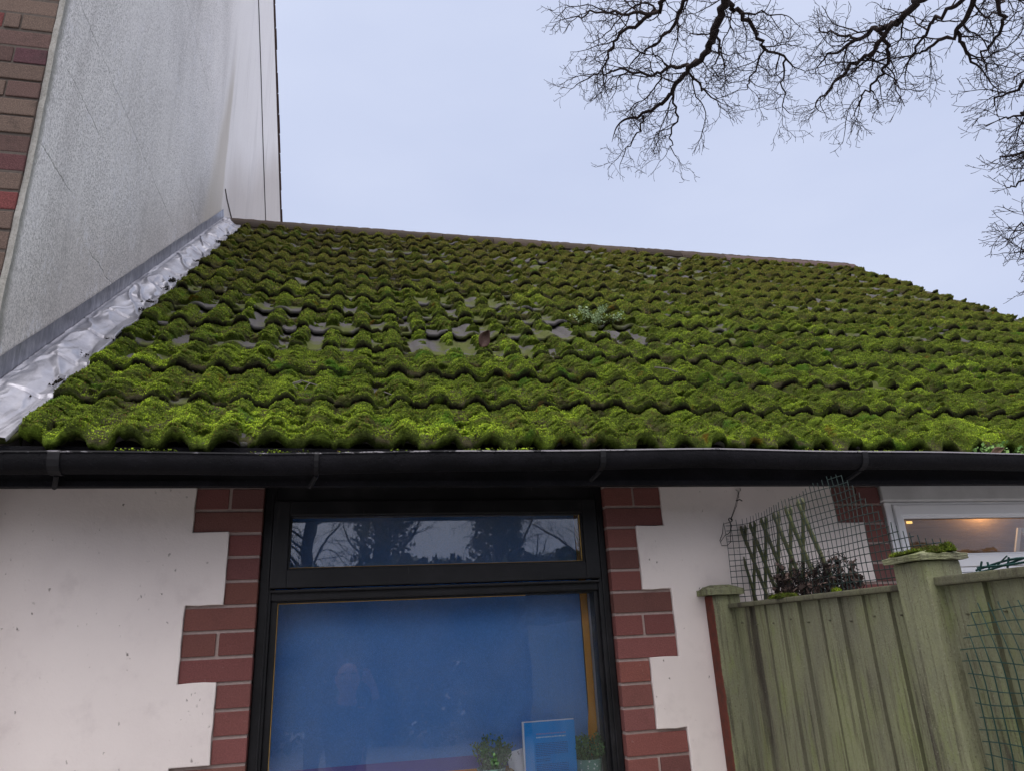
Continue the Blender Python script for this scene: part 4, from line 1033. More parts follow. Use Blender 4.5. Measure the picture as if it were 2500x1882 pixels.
# willow trellis
stm = NT('weathered_willow', .85, .15); g1 = stm.noise(50, 5, .7, stm.map((1, 1, .1))); g2 = stm.noise(5, 5); ii = stm.island()
c = stm.mix(stm.rng(g2, .35, .65), (.110, .125, .052), (.155, .150, .095)); c = stm.mix(ii, c, stm.mix(1.0, c, (.5, .55, .5), 'MULTIPLY')); stm.base(stm.mix(stm.math('MULTIPLY', stm.rng(g1, .5, .7), .6), c, (.05, .048, .03))); stm.bump(g1, .5, .003)
tr = thing('trellis', (1.43, -.3, H), 'weathered willow trellis of crossed sticks with notched tops behind the netting', 'trellis')
tops = [(-.015, .352, 1.442), (-.085, .355, 1.440), (-.170, .358, 1.436), (-.262, .362, 1.430), (-.345, .368, 1.425), (-.425, .375, 1.420)]
def stick(y0, z0, y1, z1, x, w_=.0150, th=.008, notch=1):
    d = Vector((0, y1 - y0, z1 - z0)); L = d.length; d.normalize(); s = Vector((0, d.z, -d.y))
    A, B = Vector((x, y0, z0)), Vector((x, y1, z1)); n = 9; V = []
    for i in range(n + 1):
        p = A + (B - A) * (i / n); k = 1 + .12 * math.sin(i * 2.1 + y0 * 40)
        cut = (w_ * .9 if i == 0 else 0)
        for a, b in ((-1, -.6), (-.6, -1), (.6, -1), (1, -.6), (1, .6), (.6, 1), (-.6, 1), (-1, .6)):
            V.append(p + s * (a * w_ / 2 * k) + Vector((b * th / 2, 0, 0)) - d * (cut * a * notch * .5))
    F = [(i * 8 + j, i * 8 + (j + 1) % 8, (i + 1) * 8 + (j + 1) % 8, (i + 1) * 8 + j) for i in range(n) for j in range(8)] + [tuple(range(8))[::-1], tuple(n * 8 + j for j in range(8))]
    mb = MB(); mb.add([v[:] for v in V], F); mb.obj('stake', stm.m, tr)
for y, z, x in tops:
    stick(y + .006, H + z, y - .165, H - .05, x - .012, .0155)          # leaning out towards the yard
    stick(y - .008, H + z + .004, y + .125, H - .05, x + .0, .0140, notch=-1)
stick(.005, H + .27, -.09, H - .05, 1.425, .012)
# dried climber caught in the netting
lfm = mat_leaf('crumpled_dead_leaf', (.014, .010, .009), (.155, .105, .088), .8); twm = plain('black_dead_stem', (.018, .014, .014), .9, .1)
r = np.random.default_rng(15); V = []; F = []
dc = thing('dead_climber', (1.43, -.4, H + .1), 'clump of dead brown leaves and black stems caught behind the netting', 'dead plant')
def clump_h(y): return float(np.interp(-y, [.20, .24, .30, .42, .50, .56, .60, .64], [.02, .125, .135, .10, .115, .135, .15, .05]))
for k in range(400):
    y = -.20 - .43 * r.random(); hh = clump_h(y) * (.68 + .25 * math.sin(y * 90))
    if r.random() < .25 * math.exp(-((y + .52) / .05) ** 2): continue
    z = H + .075 + hh * r.random() ** .8; p = np.array([1.392 + .04 * r.random(), y, z])
    d = r.random(3) - .5; d /= np.linalg.norm(d); s = np.cross(d, r.random(3) - .5); s /= np.linalg.norm(s); u = np.cross(d, s); L = .010 + .016 * r.random(); i = len(V)
    for a in range(4):
        for b in range(3):
            ta, tb = a / 3, (b - 1); wv = math.sin(math.pi * (ta * .9 + .06))
            V.append(p + d * L * ta + s * L * .42 * tb * wv + u * L * (.25 * abs(tb) * (1 if k % 2 else -1) + .2 * (r.random() - .5)))
    F += [(i + a * 3 + b, i + a * 3 + b + 1, i + a * 3 + b + 4, i + a * 3 + b + 3) for a in range(3) for b in range(2)]
obj('leaves', V, F, lfm, dc)
mb = MB()
for k in range(240):
    y = -.22 - .38 * r.random(); p = np.array([1.39 + .04 * r.random(), y, H + .07 + .10 * r.random()]); pts = [p]; d = r.random(3) - .5
    for q in range(6):
        d = d + (r.random(3) - .5) * .9; d /= np.linalg.norm(d); p = p + d * .014; p[2] = min(p[2], H + .08 + clump_h(p[1])); p[0] = min(max(p[0], 1.388), 1.44); pts.append(p)
    mb.tube(pts, .0011, 4)
mb.obj('stems', twm, dc)
# hook and wire
hk = thing('wall_hook', (1.441, 0, H + .49), 'bent wire tie hanging from a screw hook under the soffit', 'hook')
mb = MB(); mb.tube([(1.441, -.008, H + .468), (1.441, -.008, H + .492)], .002, 5)
a = [(1.441 + .010 * math.sin(q), -.012 - .004 * math.cos(q), H + .500 - .008 * math.cos(q)) for q in np.linspace(-1.5, 2.0, 9)]; mb.tube(a, .002, 6); mb.obj('hook', plain('rusty_zinc', (.28, .27, .25), .5, .3, .4), hk)
mb = MB(); wm = twm
P0 = at(1797, 1192, 2.86); K = at(1783, 1266, 2.84)
p0 = Vector((1.441, -.012, H + .49)); kn = at(1783.5, 1268, (Vector((1.40, -.05, H + .36)) - CAM).length)
mb.tube([p0, p0.lerp(kn, .5) + Vector((.003, 0, 0)), kn], .0012, 4); mb.tube([p0 + Vector((.003, 0, 0)), p0.lerp(kn, .5) + Vector((.007, -.002, 0)), kn + Vector((.004, 0, .004))], .0012, 4)
m_ = p0.lerp(kn, .33); mb.tube([m_, m_ + Vector((.006, -.004, .002)), m_ + Vector((.014, -.006, .004)), m_ + Vector((.022, -.008, -.002))], .0022, 5)
for q in range(4): mb.tube([kn + Vector((math.cos(b + q) * .006, math.sin(b * .7) * .004, math.sin(b + q * .8) * .007)) for b in np.linspace(0, 6, 14)], .0014, 4)
dk = (kn - CAM).length
mb.tube([at(x, y, dk) for x, y in ((1781, 1270), (1786, 1282), (1784, 1295), (1778, 1302), (1775, 1304))], .0016, 4)
mb.tube([at(x, y, dk) for x, y in ((1784, 1275), (1783, 1300), (1784, 1322), (1776, 1330), (1762, 1331), (1759, 1322), (1770, 1306), (1775, 1302))], .0012, 4)
mb.tube([at(x, y, dk) for x, y in ((1783, 1274), (1773, 1276), (1766, 1278), (1764, 1300), (1758, 1318), (1757, 1328), (1761, 1333), (1752, 1340))], .0012, 4)
mb.obj('wire', wm, hk)
# netting draped over the near panel
def strand(pts, rad=.0011): mb.tube(pts, rad, 4)
mb = MB(); r = random.Random(21); c2_ = .0262
def dp(u, v): return (1.3085 - .002 * math.sin(u * 40) - .004 * max(0, math.sin(v * 20 + u * 9)), -1.048 - u - .02 * math.sin(v * 9), H + .012 - v)
for j in range(14):
    v = .0 + j * c2_; u0 = max(0, .075 - j * .022) if j < 4 else (.0 + .004 * (j % 3))
    strand([dp(u, v + .004 * math.sin(u * 22 + j)) for u in np.arange(u0 - .012, .62, .02)])
for k in range(24):
    u = .01 + k * c2_; v0 = max(0, .10 - k * .04)
    strand([dp(u + .003 * math.sin(v * 25), v) for v in np.arange(max(v0 - .015, -.035), .345 + .02 * (k % 3), .02)], .0012)
for q in range(3):
    strand([(1.322 + .006 * math.sin(s * 30 + q * 2), -1.135 - s, H + .0935 + .010 * min(1, s / .12) + .006 * math.sin(s * 22 + q * 2.1)) for s in np.linspace(0, .6, 40)], .0026)
for s in (.02, .045, .09, .15, .17, .2, .23, .26, .3): strand([(1.322, -1.125 - s, H + .091), (1.322, -1.128 - s + r.uniform(-.012, .012), H + .108 + r.uniform(-.006, .006))], .0022)
strand([(1.322, -1.19, H + .097), (1.318, -1.225, H + .114)], .002)
tag(mb.obj('draped_netting', netm2), 'torn green plastic netting draped over the near fence panel', 'netting')

# ------------------------------------------------------------------ small things on the roof
def on_roof(x, s, n=0.0): return Vector(rp(np.array(x), np.array(s), np.array(n)).tolist())
wl = mat_leaf('pale_weed_leaf', (.20, .29, .13), (.36, .46, .27)); wg = mat_leaf('green_weed_leaf', (.10, .21, .05), (.20, .34, .09))
def weed(label, x, s, rx, ry, hgt, n, size, m, seed, n0=-.005):
    b = on_roof(x, s, n0); t = thing('weed', b, label, 'weed', 'weeds rooted in the moss')
    V, F, ms = leafy('', '', (b.x, b.y, b.z), rx, ry, hgt, n, size, None, None, None, seed, 14); obj('leaves', V, F, m, t); ms.obj('stem', stemm, t)
weed('pale silvery leaved weed growing from the moss in the middle of the roof', 1.26, 1.56, .18, .09, .10, 640, .012, wl, 2)
b = Vector((2.37, -.335, H + .535)); t = thing('weed', b, 'fresh green leafy weed growing over the gutter at the right', 'weed', 'weeds rooted in the moss')
V, F, ms = leafy('', '', tuple(b), .13, .05, .065, 420, .013, None, None, None, 6, 14); obj('leaves', V, F, wg, t); ms.obj('stem', stemm, t)
dl = plain('reddish_dead_leaf', (.085, .045, .035), .6, .3, .4, 40, .4)
def leafshape(c, L, W, ang, m, label, tip=.25, seed=0):
    r = random.Random(seed); V = []; F = []; c = Vector(c); d = Vector((math.cos(ang), -.2, math.sin(ang))).normalized(); s = Vector((-math.sin(ang), -.35, math.cos(ang))).normalized(); u = d.cross(s)
    for a in range(8):
        for b in range(5):
            ta, tb = a / 7, (b - 2) / 2; wv = math.sin(math.pi * (ta ** .8 * .94 + .04)); V.append((c + d * L * ta + s * W * tb * wv + u * (W * .5 * (tb * tb) + .004 * math.sin(ta * 7))).to_tuple())
    F = [(a * 5 + b, a * 5 + b + 1, a * 5 + b + 6, a * 5 + b + 5) for a in range(7) for b in range(4)]
    o = obj('fallen_leaf', V, F, m, None, True); md = o.modifiers.new('thick', 'SOLIDIFY'); md.thickness = .001
    tag(o, label, 'leaf')
leafshape(on_roof(.535, .955, .012), .085, .03, 1.1, dl, 'curled dark red fallen leaf among bare tiles', seed=1)
leafshape((2.255, -.36, H + .545), .07, .02, .5, plain('tan_dead_leaf', (.26, .17, .12), .7, .2, .3, 40, .3), 'curled tan leaf lying in the gutter by the weed', seed=2)
tgm = plain('grey_dead_twig', (.16, .145, .13), .85, .15, .3, 60, .3)
def twig(label, pts, rad=.0022, side=()):
    mb = MB(); mb.tube(pts, [rad * (1 - .6 * i / (len(pts) - 1)) for i in range(len(pts))], 5)
    for s in side: mb.tube(s, [rad * .7, rad * .5, rad * .3][:len(s)], 4)
    tag(mb.obj('twig', tgm), label, 'twig', 'dead twigs lying on the moss')
R = on_roof
twig('pale forked twig lying across the second course of moss', [R(-.22, .43, .008), R(-.19, .445, .014), R(-.155, .44, .006), R(-.12, .42, .002), R(-.085, .40, .008)], .003, ([R(-.16, .44, .008), R(-.17, .41, .006), R(-.175, .39, .0)], [R(-.19, .44, .01), R(-.215, .42, .008), R(-.20, .40, .0)]))
twig('curved pale stalk hanging over the third course of moss', [R(1.28, .73, .018), R(1.33, .71, .022), R(1.375, .69, .012), R(1.385, .66, .004)], .0032)
twig('thin straight twig below a bare moss edge above the gutter', [R(.10, .36, .012), R(.135, .335, .008), R(.165, .31, .004)], .002)

# ------------------------------------------------------------------ bare trees overhanging from behind the camera
def tubes_fast(lines):
    """All polylines [(P n x 3, r n, sides)] as one mesh."""
    Vs, Fs, b = [], [], 0
    for P, R, k in lines:
        n = len(P); T = np.gradient(P, axis=0); T /= np.linalg.norm(T, axis=1)[:, None] + 1e-12
        A = np.cross(T, np.array([.31, .17, .93])); A /= np.linalg.norm(A, axis=1)[:, None] + 1e-9; B = np.cross(T, A)
        th = np.arange(k) * 2 * math.pi / k
        Vs.append((P[:, None] + R[:, None, None] * (np.cos(th)[None, :, None] * A[:, None] + np.sin(th)[None, :, None] * B[:, None])).reshape(-1, 3))
        i, j = np.meshgrid(np.arange(n - 1), np.arange(k), indexing='ij'); j2 = (j + 1) % k
        Fs.append(np.stack([i * k + j, i * k + j2, (i + 1) * k + j2, (i + 1) * k + j], -1).reshape(-1, 4) + b); b += n * k
    return np.vstack(Vs), np.vstack(Fs)
def crooked(p, d, L, n, kink, r, droop=0.0):
    pts = [p]; d = d / np.linalg.norm(d)
    for i in range(n):
        d = d + (r.random(3) - .5) * kink + np.array([0, 0, -droop]); d /= np.linalg.norm(d); p = p + d * L / n; pts.append(p)
    return np.array(pts)
def perp_dir(t, ang, r, bias=None):
    a = r.random(3) - .5
    if bias is not None: a = a + bias
    a = a - t * (a @ t); a /= np.linalg.norm(a) + 1e-9
    return t * math.cos(ang) + a * math.sin(ang)
def ramify(main, rad, r, lines, spec, level=0, start=0.0, droop=0.012):
    """Hang side shoots on a polyline. spec: per level (spacing, length, kink, radius factor)."""
    if level >= len(spec): return
    sp, Ln, kink, sides = spec[level]
    seg = np.linalg.norm(np.diff(main, axis=0), axis=1); tot = seg.sum(); cum = np.r_[0, np.cumsum(seg)]
    u = start * tot + sp * r.random()
    while u < tot:
        k = min(np.searchsorted(cum, u, 'right') - 1, len(seg) - 1); f = (u - cum[k]) / seg[k]
        p = main[k] + (main[k + 1] - main[k]) * f; t = (main[k + 1] - main[k]) / seg[k]
        L = Ln * (.45 + .8 * r.random()) * (1.0 - .5 * (u / tot) ** 1.5)
        rr = min(float(np.interp(u, cum, rad)) * .62, .0115 * L ** .9 + .0020)
        d = perp_dir(t, math.radians(32 + 36 * r.random()), r)
        n = max(3, int(L / (.055 if level < 2 else .030)))
        P = crooked(p, d, L, n, kink, r, droop); R = np.linspace(rr, max(.0027, rr * .35), n + 1)
        lines.append((P, R, sides)); ramify(P, R, r, lines, spec, level + 1, .12, droop)
        u += sp * (.55 + .9 * r.random())
SPEC = [(.165, .76, .85, 4), (.085, .38, 1.05, 3), (.05, .14, 1.1, 3)]
SPEC2 = [(.10, .52, .42, 4), (.06, .30, .5, 3), (.05, .09, .7, 3)]
def limb(px, d0, d1, r0, r1, r, sub=5, kink=.026):
    P = np.array([at(x * 1.1302, y * 1.1302, d0 + (d1 - d0) * i / (len(px) - 1)) for i, (x, y) in enumerate(px)])
    t = np.linspace(0, len(P) - 1, (len(P) - 1) * sub + 1); Q = np.stack([np.interp(t, np.arange(len(P)), P[:, k]) for k in range(3)], 1)
    Q[1:-1] += (r.random((len(Q) - 2, 3)) - .5) * 2 * kink
    return Q, np.linspace(r0, r1, len(Q))
def make_tree(trunk_xy, fork_z, limbs, spec, label, seed, trunk_r=.26):
    r = np.random.default_rng(seed); tx, ty = trunk_xy
    t = thing('bare_tree', (tx, ty, 0), label, 'tree')
    wood = []; twigs = []
    z = np.linspace(0, fork_z, 9); P = np.stack([tx + .12 * np.sin(z * .9), ty + .1 * np.cos(z * .7), z], 1)
    tv, tf = tubes_fast([(P, np.linspace(trunk_r * 1.35, trunk_r * .7, 9), 14)]); obj('trunk', tv, tf, M['bark'], t, True)
    fork = P[-1]
    for px, d0, d1, r0_, r1_, joined in limbs:
        Q, R = limb(px, d0, d1, r0_, r1_, r)
        if not joined:                                     # the part of the limb above and behind the frame, back to the trunk
            a = Q[0]; d = Q[0] - Q[1]; d /= np.linalg.norm(d); m = (a + fork) / 2 + d * np.linalg.norm(a - fork) * .25
            s = np.linspace(0, 1, 12)[:, None]; C = (1 - s) ** 2 * fork + 2 * s * (1 - s) * m + s ** 2 * a
            C[1:-1] += (r.random((10, 3)) - .5) * .1
            wood.append((C, np.linspace(max(r0_ * 1.8, .07), r0_, 12), 8))
        wood.append((Q, R, 7)); ramify(Q, R, r, twigs, spec)
        tip = Q[-1] - Q[-2]; P2 = crooked(Q[-1], tip, .28, 8, .5, r, .02); R2 = np.linspace(r1_, .0022, 9); twigs.append((P2, R2, 4)); ramify(P2, R2, r, twigs, spec[1:])
    V, F = tubes_fast(wood); obj('limbs', V, F, M['bark'], t, True)
    V, F = tubes_fast(twigs); obj('crown', V, F, M['bark'], t, False)
    return len(twigs)
A_ = [
 ([(1570, -40), (1560, 20), (1535, 85), (1520, 125), (1490, 145), (1455, 195), (1425, 228), (1385, 250), (1345, 262)], 8.3, 9.2, .047, .013, False),
 ([(1568, 5), (1590, 25), (1628, 62), (1655, 105), (1698, 128)], 8.5, 8.8, .029, .011, True),
 ([(1490, 145), (1450, 146), (1405, 165), (1350, 152), (1300, 160), (1255, 178)], 8.8, 9.3, .022, .007, True),
 ([(1440, -20), (1425, 25), (1370, 55), (1328, 88), (1308, 130), (1303, 175)], 8.2, 9.0, .026, .008, False),
 ([(1425, 25), (1360, 30), (1290, 25), (1230, 40)], 8.3, 8.8, .02, .006, True),
 ([(1500, -30), (1470, 30), (1440, 75), (1400, 110), (1370, 130)], 8.2, 8.7, .024, .008, False),
 ([(1455, 195), (1462, 255), (1448, 295), (1452, 325)], 9.0, 9.3, .014, .006, True),
 ([(1490, 160), (1520, 200), (1555, 222)], 8.8, 9.1, .014, .006, True),
 ([(1390, 250), (1378, 290), (1350, 330)], 9.1, 9.3, .014, .006, True),
 ([(1545, 60), (1555, 110), (1540, 150)], 8.5, 8.7, .016, .006, True),
 ([(1698, 128), (1690, 180), (1695, 235)], 8.8, 9.1, .012, .005, True),
 ([(1650, 100), (1625, 165), (1610, 195)], 8.7, 9.0, .012, .005, True),
 ([(1600, 30), (1650, 25), (1700, 35)], 8.5, 8.6, .012, .005, True),
]
B_ = [
 ([(2045, -60), (1985, 5), (1940, 45), (1880, 68), (1830, 100), (1780, 130)], 8.0, 8.9, .042, .010, False),
 ([(1940, 45), (1885, 105), (1830, 150), (1790, 190), (1762, 225)], 8.3, 9.0, .024, .007, True),
 ([(1900, 70), (1925, 120), (1905, 160), (1870, 200), (1850, 235)], 8.4, 9.0, .02, .007, True),
 ([(2130, -50), (2095, 20), (2060, 80), (2010, 100), (1970, 120)], 8.0, 8.6, .029, .008, False),
 ([(2068, 70), (2090, 120), (2120, 150)], 8.3, 8.5, .018, .008, True),
 ([(2075, 5), (2020, 40), (1990, 90), (1960, 140)], 8.1, 8.6, .02, .008, False),
 ([(1850, 85), (1800, 75), (1770, 60)], 8.5, 8.8, .014, .006, True),
 ([(2150, -20), (2165, 40), (2150, 90), (2120, 120)], 8.0, 8.4, .02, .008, False),
]
C_ = [
 ([(2318, 60), (2253, 130), (2218, 170), (2188, 200), (2148, 215)], 7.6, 8.2, .024, .007, False),
 ([(2318, 170), (2258, 225), (2208, 250), (2158, 260)], 7.6, 8.1, .02, .006, False),
 ([(2328, 230), (2263, 300), (2208, 330), (2163, 340)], 7.6, 8.1, .022, .006, False),
 ([(2338, 290), (2268, 360), (2218, 390), (2183, 405)], 7.6, 8.1, .02, .006, False),
 ([(2328, 400), (2278, 450), (2228, 480), (2198, 490)], 7.6, 8.0, .018, .006, False),
 ([(2328, 470), (2278, 520), (2233, 540), (2203, 545)], 7.6, 8.0, .018, .006, False),
 ([(2338, 540), (2288, 590), (2243, 610)], 7.6, 8.0, .016, .006, False),
]
make_tree((-2.9, -7.0), 7.0, A_, SPEC, 'bare crooked oak boughs hanging in at the top middle of the sky', 5, .30)
make_tree((5.5, -6.0), 7.2, B_, SPEC, 'bare spreading boughs entering at the upper right of the sky', 9, .26)
make_tree((8.5, -1.5), 6.0, C_, SPEC2, 'fine straight budded twigs down the right edge of the sky', 14, .2)

# ------------------------------------------------------------------ behind the camera: what the window panes mirror
def ivy_tree(x, y, h, seed, label, ivy):
    r = np.random.default_rng(seed); t = thing('ivy_tree', (x, y, 0), label, 'tree', 'ivy clad trees across the yard'); wood = []; tw = []
    z = np.linspace(0, h, 14); P = np.stack([x + .3 * np.sin(z * .35 + seed), y + .25 * np.cos(z * .3), z], 1); R = np.linspace(.24, .07, 14)
    wood.append((P, R, 10))
    for k in range(26):
        u = .28 + .7 * k / 26; i = u * 13; a = int(i); p = P[a] + (P[min(a + 1, 13)] - P[a]) * (i - a)
        an = r.random() * 6.28; d = np.array([math.cos(an), math.sin(an) * .8, .65 + .5 * r.random()]); L = (1 - u * .55) * 3.4 * (.6 + .6 * r.random())
        Q = crooked(p, d, L, 10, .4, r, -.03); RR = np.linspace(.055 * (1.2 - u), .010, 11); wood.append((Q, RR, 5)); ramify(Q, RR * .6, r, tw, [(.20, 1.4, .5, 3), (.11, .55, .6, 3)], 0, .1, .0)
    V, F = tubes_fast(wood); obj('trunk', V, F, M['bark'], t, True); V, F = tubes_fast(tw); obj('crown', V, F, M['bark'], t)
    if ivy:
        n = 9000; zz = r.random(n) * h * ivy; c = np.stack([np.interp(zz, z, P[:, 0]), np.interp(zz, z, P[:, 1]), zz], 1); an = r.random(n) * 6.28
        rad = (.30 + .75 * fbm(an * 1.2, zz * .8, seed, 3) * (1 - .5 * zz / (h * ivy))) * (.55 + .5 * r.random(n)); c[:, 0] += rad * np.cos(an); c[:, 1] += rad * np.sin(an)
        leaf_cloud('ivy', c, .055, t, r)
ivym = mat_leaf('ivy_leaf', (.010, .022, .008), (.040, .065, .022), .4)
def leaf_cloud(name, c, size, parent, r, m=None):
    n = len(c); d = r.random((n, 3)) - .5; d /= np.linalg.norm(d, axis=1)[:, None]; s = np.cross(d, r.random((n, 3)) - .5); s /= np.linalg.norm(s, axis=1)[:, None]; L = size * (.6 + .9 * r.random(n))[:, None]
    V = np.stack([c - d * L, c + s * L * .7, c + d * L, c - s * L * .7], 1).reshape(-1, 3); return obj(name, V, np.arange(4 * n).reshape(-1, 4), m or ivym, parent)
ivy_tree(-3.4, -15.5, 10.5, 21, 'bare tree over the hedge, thick with ivy, left across the yard', .55); ivy_tree(.9, -14.2, 11, 23, 'tall ivy clad tree across the yard facing the black window', .85)
ivy_tree(3.2, -14.8, 9.5, 25, 'slim ivy clad tree right of the tallest one across the yard', .7); ivy_tree(-6.5, -16.5, 9.5, 33, 'crooked bare tree at the far left across the yard', 0); ivy_tree(-1.3, -17.5, 10, 37, 'bare tree farther back behind the hedge', .2); ivy_tree(6.2, -15.5, 10, 27, 'bare tree without ivy across the yard', 0)
hd = thing('hedge', (1, -12.5, 0), 'tall dark evergreen hedge across the yard', 'hedge'); r = np.random.default_rng(31); n = 76000
x = -13 + 28 * r.random(n); top = 3.05 + .5 * fbm(x / 1.4, x * 0, 3, 3); z = top * r.random(n) ** .7; y = -12.5 + (r.random(n) - .5) * 1.3
leaf_cloud('foliage', np.stack([x, y, z], 1), .085, hd, r)

# ------------------------------------------------------------------ the photographer, mirrored faintly in the big pane
per = thing('person', (0.0, -2.75, 0), 'person in a dark jacket holding up a phone, mirrored faintly in the black window', 'person')
def skin(name, J, E, mat, levels=2):
    ks = list(J); me = bpy.data.meshes.new(name); me.from_pydata([J[k][0] for k in ks], [(ks.index(a), ks.index(b)) for a, b in E], [])
    o = bpy.data.objects.new(name, me); COL.objects.link(o); me.materials.append(mat); o.parent = per; o.location = -wloc(per)
    md = o.modifiers.new('skin', 'SKIN'); md.use_smooth_shade = True
    for i, k in enumerate(ks):
        q = J[k][1]; me.skin_vertices[0].data[i].radius = q if isinstance(q, tuple) else (q, q)
    me.skin_vertices[0].data[0].use_root = True
    sb = o.modifiers.new('sub', 'SUBSURF'); sb.levels = sb.render_levels = levels
    return o
T_ = H - 1.66                                              # the sole of the shoe is on the yard
def Pp(x, y, z): return (x, -2.75 + y, z)
B = {'pelvis': (Pp(0, -.03, .92), (.14, .105)), 'waist': (Pp(0, -.03, 1.06), (.125, .095)), 'chest': (Pp(0, -.02, 1.24), (.155, .11)), 'collar': (Pp(0, -.02, 1.36), (.10, .075)), 'neck': (Pp(0, 0, 1.43), .055),
     'jaw': (Pp(0, .035, 1.48), (.058, .066)), 'face': (Pp(0, .03, 1.54), (.072, .086)), 'brow': (Pp(0, .015, 1.60), (.074, .088)), 'crownpt': (Pp(0, .0, 1.645), (.050, .058)),
     'nose': (Pp(0, .122, 1.548), .011), 'earR': (Pp(.078, .01, 1.55), (.010, .016)), 'earL': (Pp(-.078, .01, 1.55), (.010, .016)),
     'shR': (Pp(.165, -.02, 1.335), .058), 'elR': (Pp(.255, .045, 1.14), .043), 'wrR': (Pp(.185, .155, 1.475), .027), 'palmR': (Pp(.163, .185, 1.545), (.020, .036)),
     'shL': (Pp(-.165, -.02, 1.335), .058), 'elL': (Pp(-.225, -.06, 1.07), .043), 'wrL': (Pp(-.23, .03, .84), .027), 'palmL': (Pp(-.23, .045, .76), (.016, .034)),
     'hipR': (Pp(.09, -.03, .86), .088), 'knR': (Pp(.105, -.005, .49), .056), 'anR': (Pp(.11, -.03, .10), .038), 'toeR': (Pp(.125, .12, .035), .032),
     'hipL': (Pp(-.09, -.03, .86), .088), 'knL': (Pp(-.105, -.005, .49), .056), 'anL': (Pp(-.11, -.03, .10), .038), 'toeL': (Pp(-.125, .12, .035), .032)}
E_ = [('pelvis', 'waist'), ('waist', 'chest'), ('chest', 'collar'), ('collar', 'neck'), ('neck', 'jaw'), ('jaw', 'face'), ('face', 'brow'), ('brow', 'crownpt'), ('face', 'nose'), ('face', 'earR'), ('face', 'earL')]
for q in 'RL': E_ += [('chest', 'sh' + q), ('sh' + q, 'el' + q), ('el' + q, 'wr' + q), ('wr' + q, 'palm' + q), ('pelvis', 'hip' + q), ('hip' + q, 'kn' + q), ('kn' + q, 'an' + q), ('an' + q, 'toe' + q)]
# fingers: the right hand closes on the edge of the phone, the left hangs relaxed
for i, (dz, L) in enumerate(((.062, .072), (.058, .080), (.050, .075), (.038, .060))):
    x0 = .150 - .004 * i; z0 = 1.560 + .018 * (1.5 - i); b = Pp(x0, .195, z0)
    B['fR%da' % i] = (Pp(x0 - .012, .225, z0 + .022), .0092); B['fR%db' % i] = (Pp(x0 - .036, .246, z0 + .030), .0083); B['fR%dc' % i] = (Pp(x0 - .056, .247, z0 + .026 - .003 * i), .0072)
    E_ += [('palmR', 'fR%da' % i), ('fR%da' % i, 'fR%db' % i), ('fR%db' % i, 'fR%dc' % i)]
    y0 = .075 - .020 * i; B['fL%da' % i] = (Pp(-.232, y0, .705 - .004 * (1.5 - abs(1.5 - i))), .0092); B['fL%db' % i] = (Pp(-.226, y0 + .006, .705 - L * .5), .0083); B['fL%dc' % i] = (Pp(-.214, y0 + .012, .705 - L * .85), .0072)
    E_ += [('palmL', 'fL%da' % i), ('fL%da' % i, 'fL%db' % i), ('fL%db' % i, 'fL%dc' % i)]
B['tRa'] = (Pp(.135, .178, 1.528), .0105); B['tRb'] = (Pp(.108, .200, 1.545), .0092); B['tRc'] = (Pp(.088, .214, 1.565), .008); E_ += [('palmR', 'tRa'), ('tRa', 'tRb'), ('tRb', 'tRc')]
B['tLa'] = (Pp(-.215, .082, .765), .0105); B['tLb'] = (Pp(-.205, .105, .735), .0092); B['tLc'] = (Pp(-.202, .112, .708), .008); E_ += [('palmL', 'tLa'), ('tLa', 'tLb'), ('tLb', 'tLc')]
skm = plain('skin', (.46, .27, .20), .55, .3, .08, 30, .1)
skin('body', B, E_, skm)
def grown(keys, d): return {k: (B[k][0], tuple(a + d for a in B[k][1]) if isinstance(B[k][1], tuple) else B[k][1] + d) for k in keys}
arm = ['shR', 'elR', 'wrR', 'shL', 'elL', 'wrL']
J = grown(['pelvis', 'waist', 'chest', 'collar'] + arm, .016)
for q in 'RL': a, b_ = np.array(B['el' + q][0]), np.array(B['wr' + q][0]); J['wr' + q] = (tuple(a + (b_ - a) * .9), .040)
skin('jacket', J, [e for e in E_ if e[0] in J and e[1] in J], plain('navy_jacket', (.014, .018, .032), .8, .2, .2, 30, .2))
J = grown(['pelvis', 'hipR', 'knR', 'hipL', 'knL', 'anR', 'anL'], .012); skin('trousers', J, [e for e in E_ if e[0] in J and e[1] in J], plain('dark_trousers', (.02, .02, .024), .85, .1))
J = {k: (tuple(B[k][0]), .046) for k in ('anR', 'anL')}
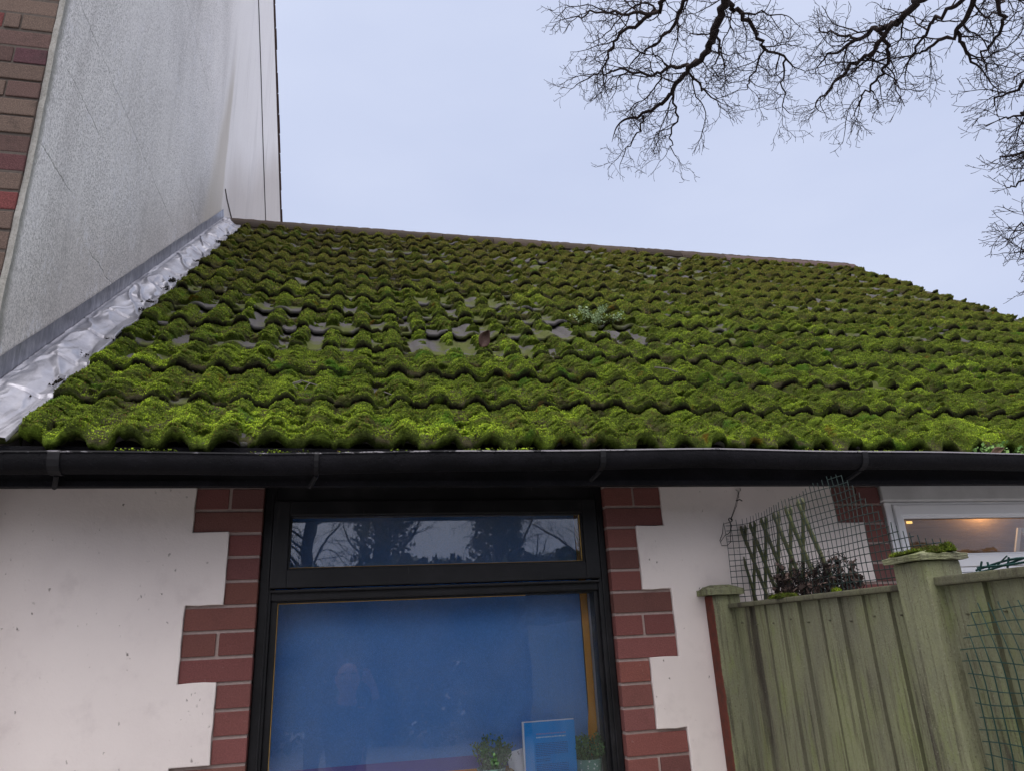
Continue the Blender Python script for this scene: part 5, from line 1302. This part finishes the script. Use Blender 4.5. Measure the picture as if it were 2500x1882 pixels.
for q, sx in (('R', 1), ('L', -1)):
    J = {'a': (Pp(.11 * sx, -.045, .06), (.048, .05)), 'b': (Pp(.118 * sx, .04, .045), (.046, .038)), 'c': (Pp(.126 * sx, .13, .038), (.042, .030))}; skin('shoe', J, [('a', 'b'), ('b', 'c')], plain('black_shoe', (.012, .012, .012), .5, .3))
J = {'a': (Pp(0, -.03, 1.63), (.078, .082)), 'b': (Pp(0, -.06, 1.575), (.070, .055)), 'c': (Pp(0, -.05, 1.51), (.052, .036)), 'd': (Pp(0, .045, 1.655), (.052, .030))}
skin('hair', J, [('a', 'b'), ('b', 'c'), ('a', 'd')], plain('grey_brown_hair', (.10, .075, .06), .7, .2, .3, 80, .4))
for sx in (-1, 1):
    for nm, rr, m_, dy in (('eye', .0115, plain('eye_white', (.5, .48, .46), .3, .5), 0), ('eyebrow', .009, plain('brow_hair', (.06, .045, .035), .8, .1), .004)):
        bm = bmesh.new(); bmesh.ops.create_uvsphere(bm, u_segments=12, v_segments=8, radius=1)
        for v in bm.verts: v.co = Vector(Pp(sx * .031 + v.co.x * (rr if nm == 'eye' else .019), .100 + dy + v.co.y * rr * .7, (1.567 if nm == 'eye' else 1.590) + v.co.z * (rr if nm == 'eye' else .005)))
        bm.verts.index_update(); V = [v.co[:] for v in bm.verts]; F = [[v.index for v in f.verts] for f in bm.faces]; bm.free(); obj(nm, V, F, m_, per, True)
bm = bmesh.new(); bmesh.ops.create_uvsphere(bm, u_segments=12, v_segments=8, radius=1)
for v in bm.verts: v.co = Vector(Pp(v.co.x * .024, .098 + v.co.y * .008, 1.508 + v.co.z * .006))
bm.verts.index_update(); V = [v.co[:] for v in bm.verts]; F = [[v.index for v in f.verts] for f in bm.faces]; bm.free(); obj('mouth', V, F, plain('lips', (.34, .14, .12), .5, .3), per, True)
ph = thing('phone', (.04, -2.494, H), 'thin black phone held up sideways in the right hand of the person', 'phone')
mb = MB(); mb.box(-.035, .122, -2.502, -2.4945, H - .058, H + .016, None, .003); mb.obj('phone_body', blk, ph)
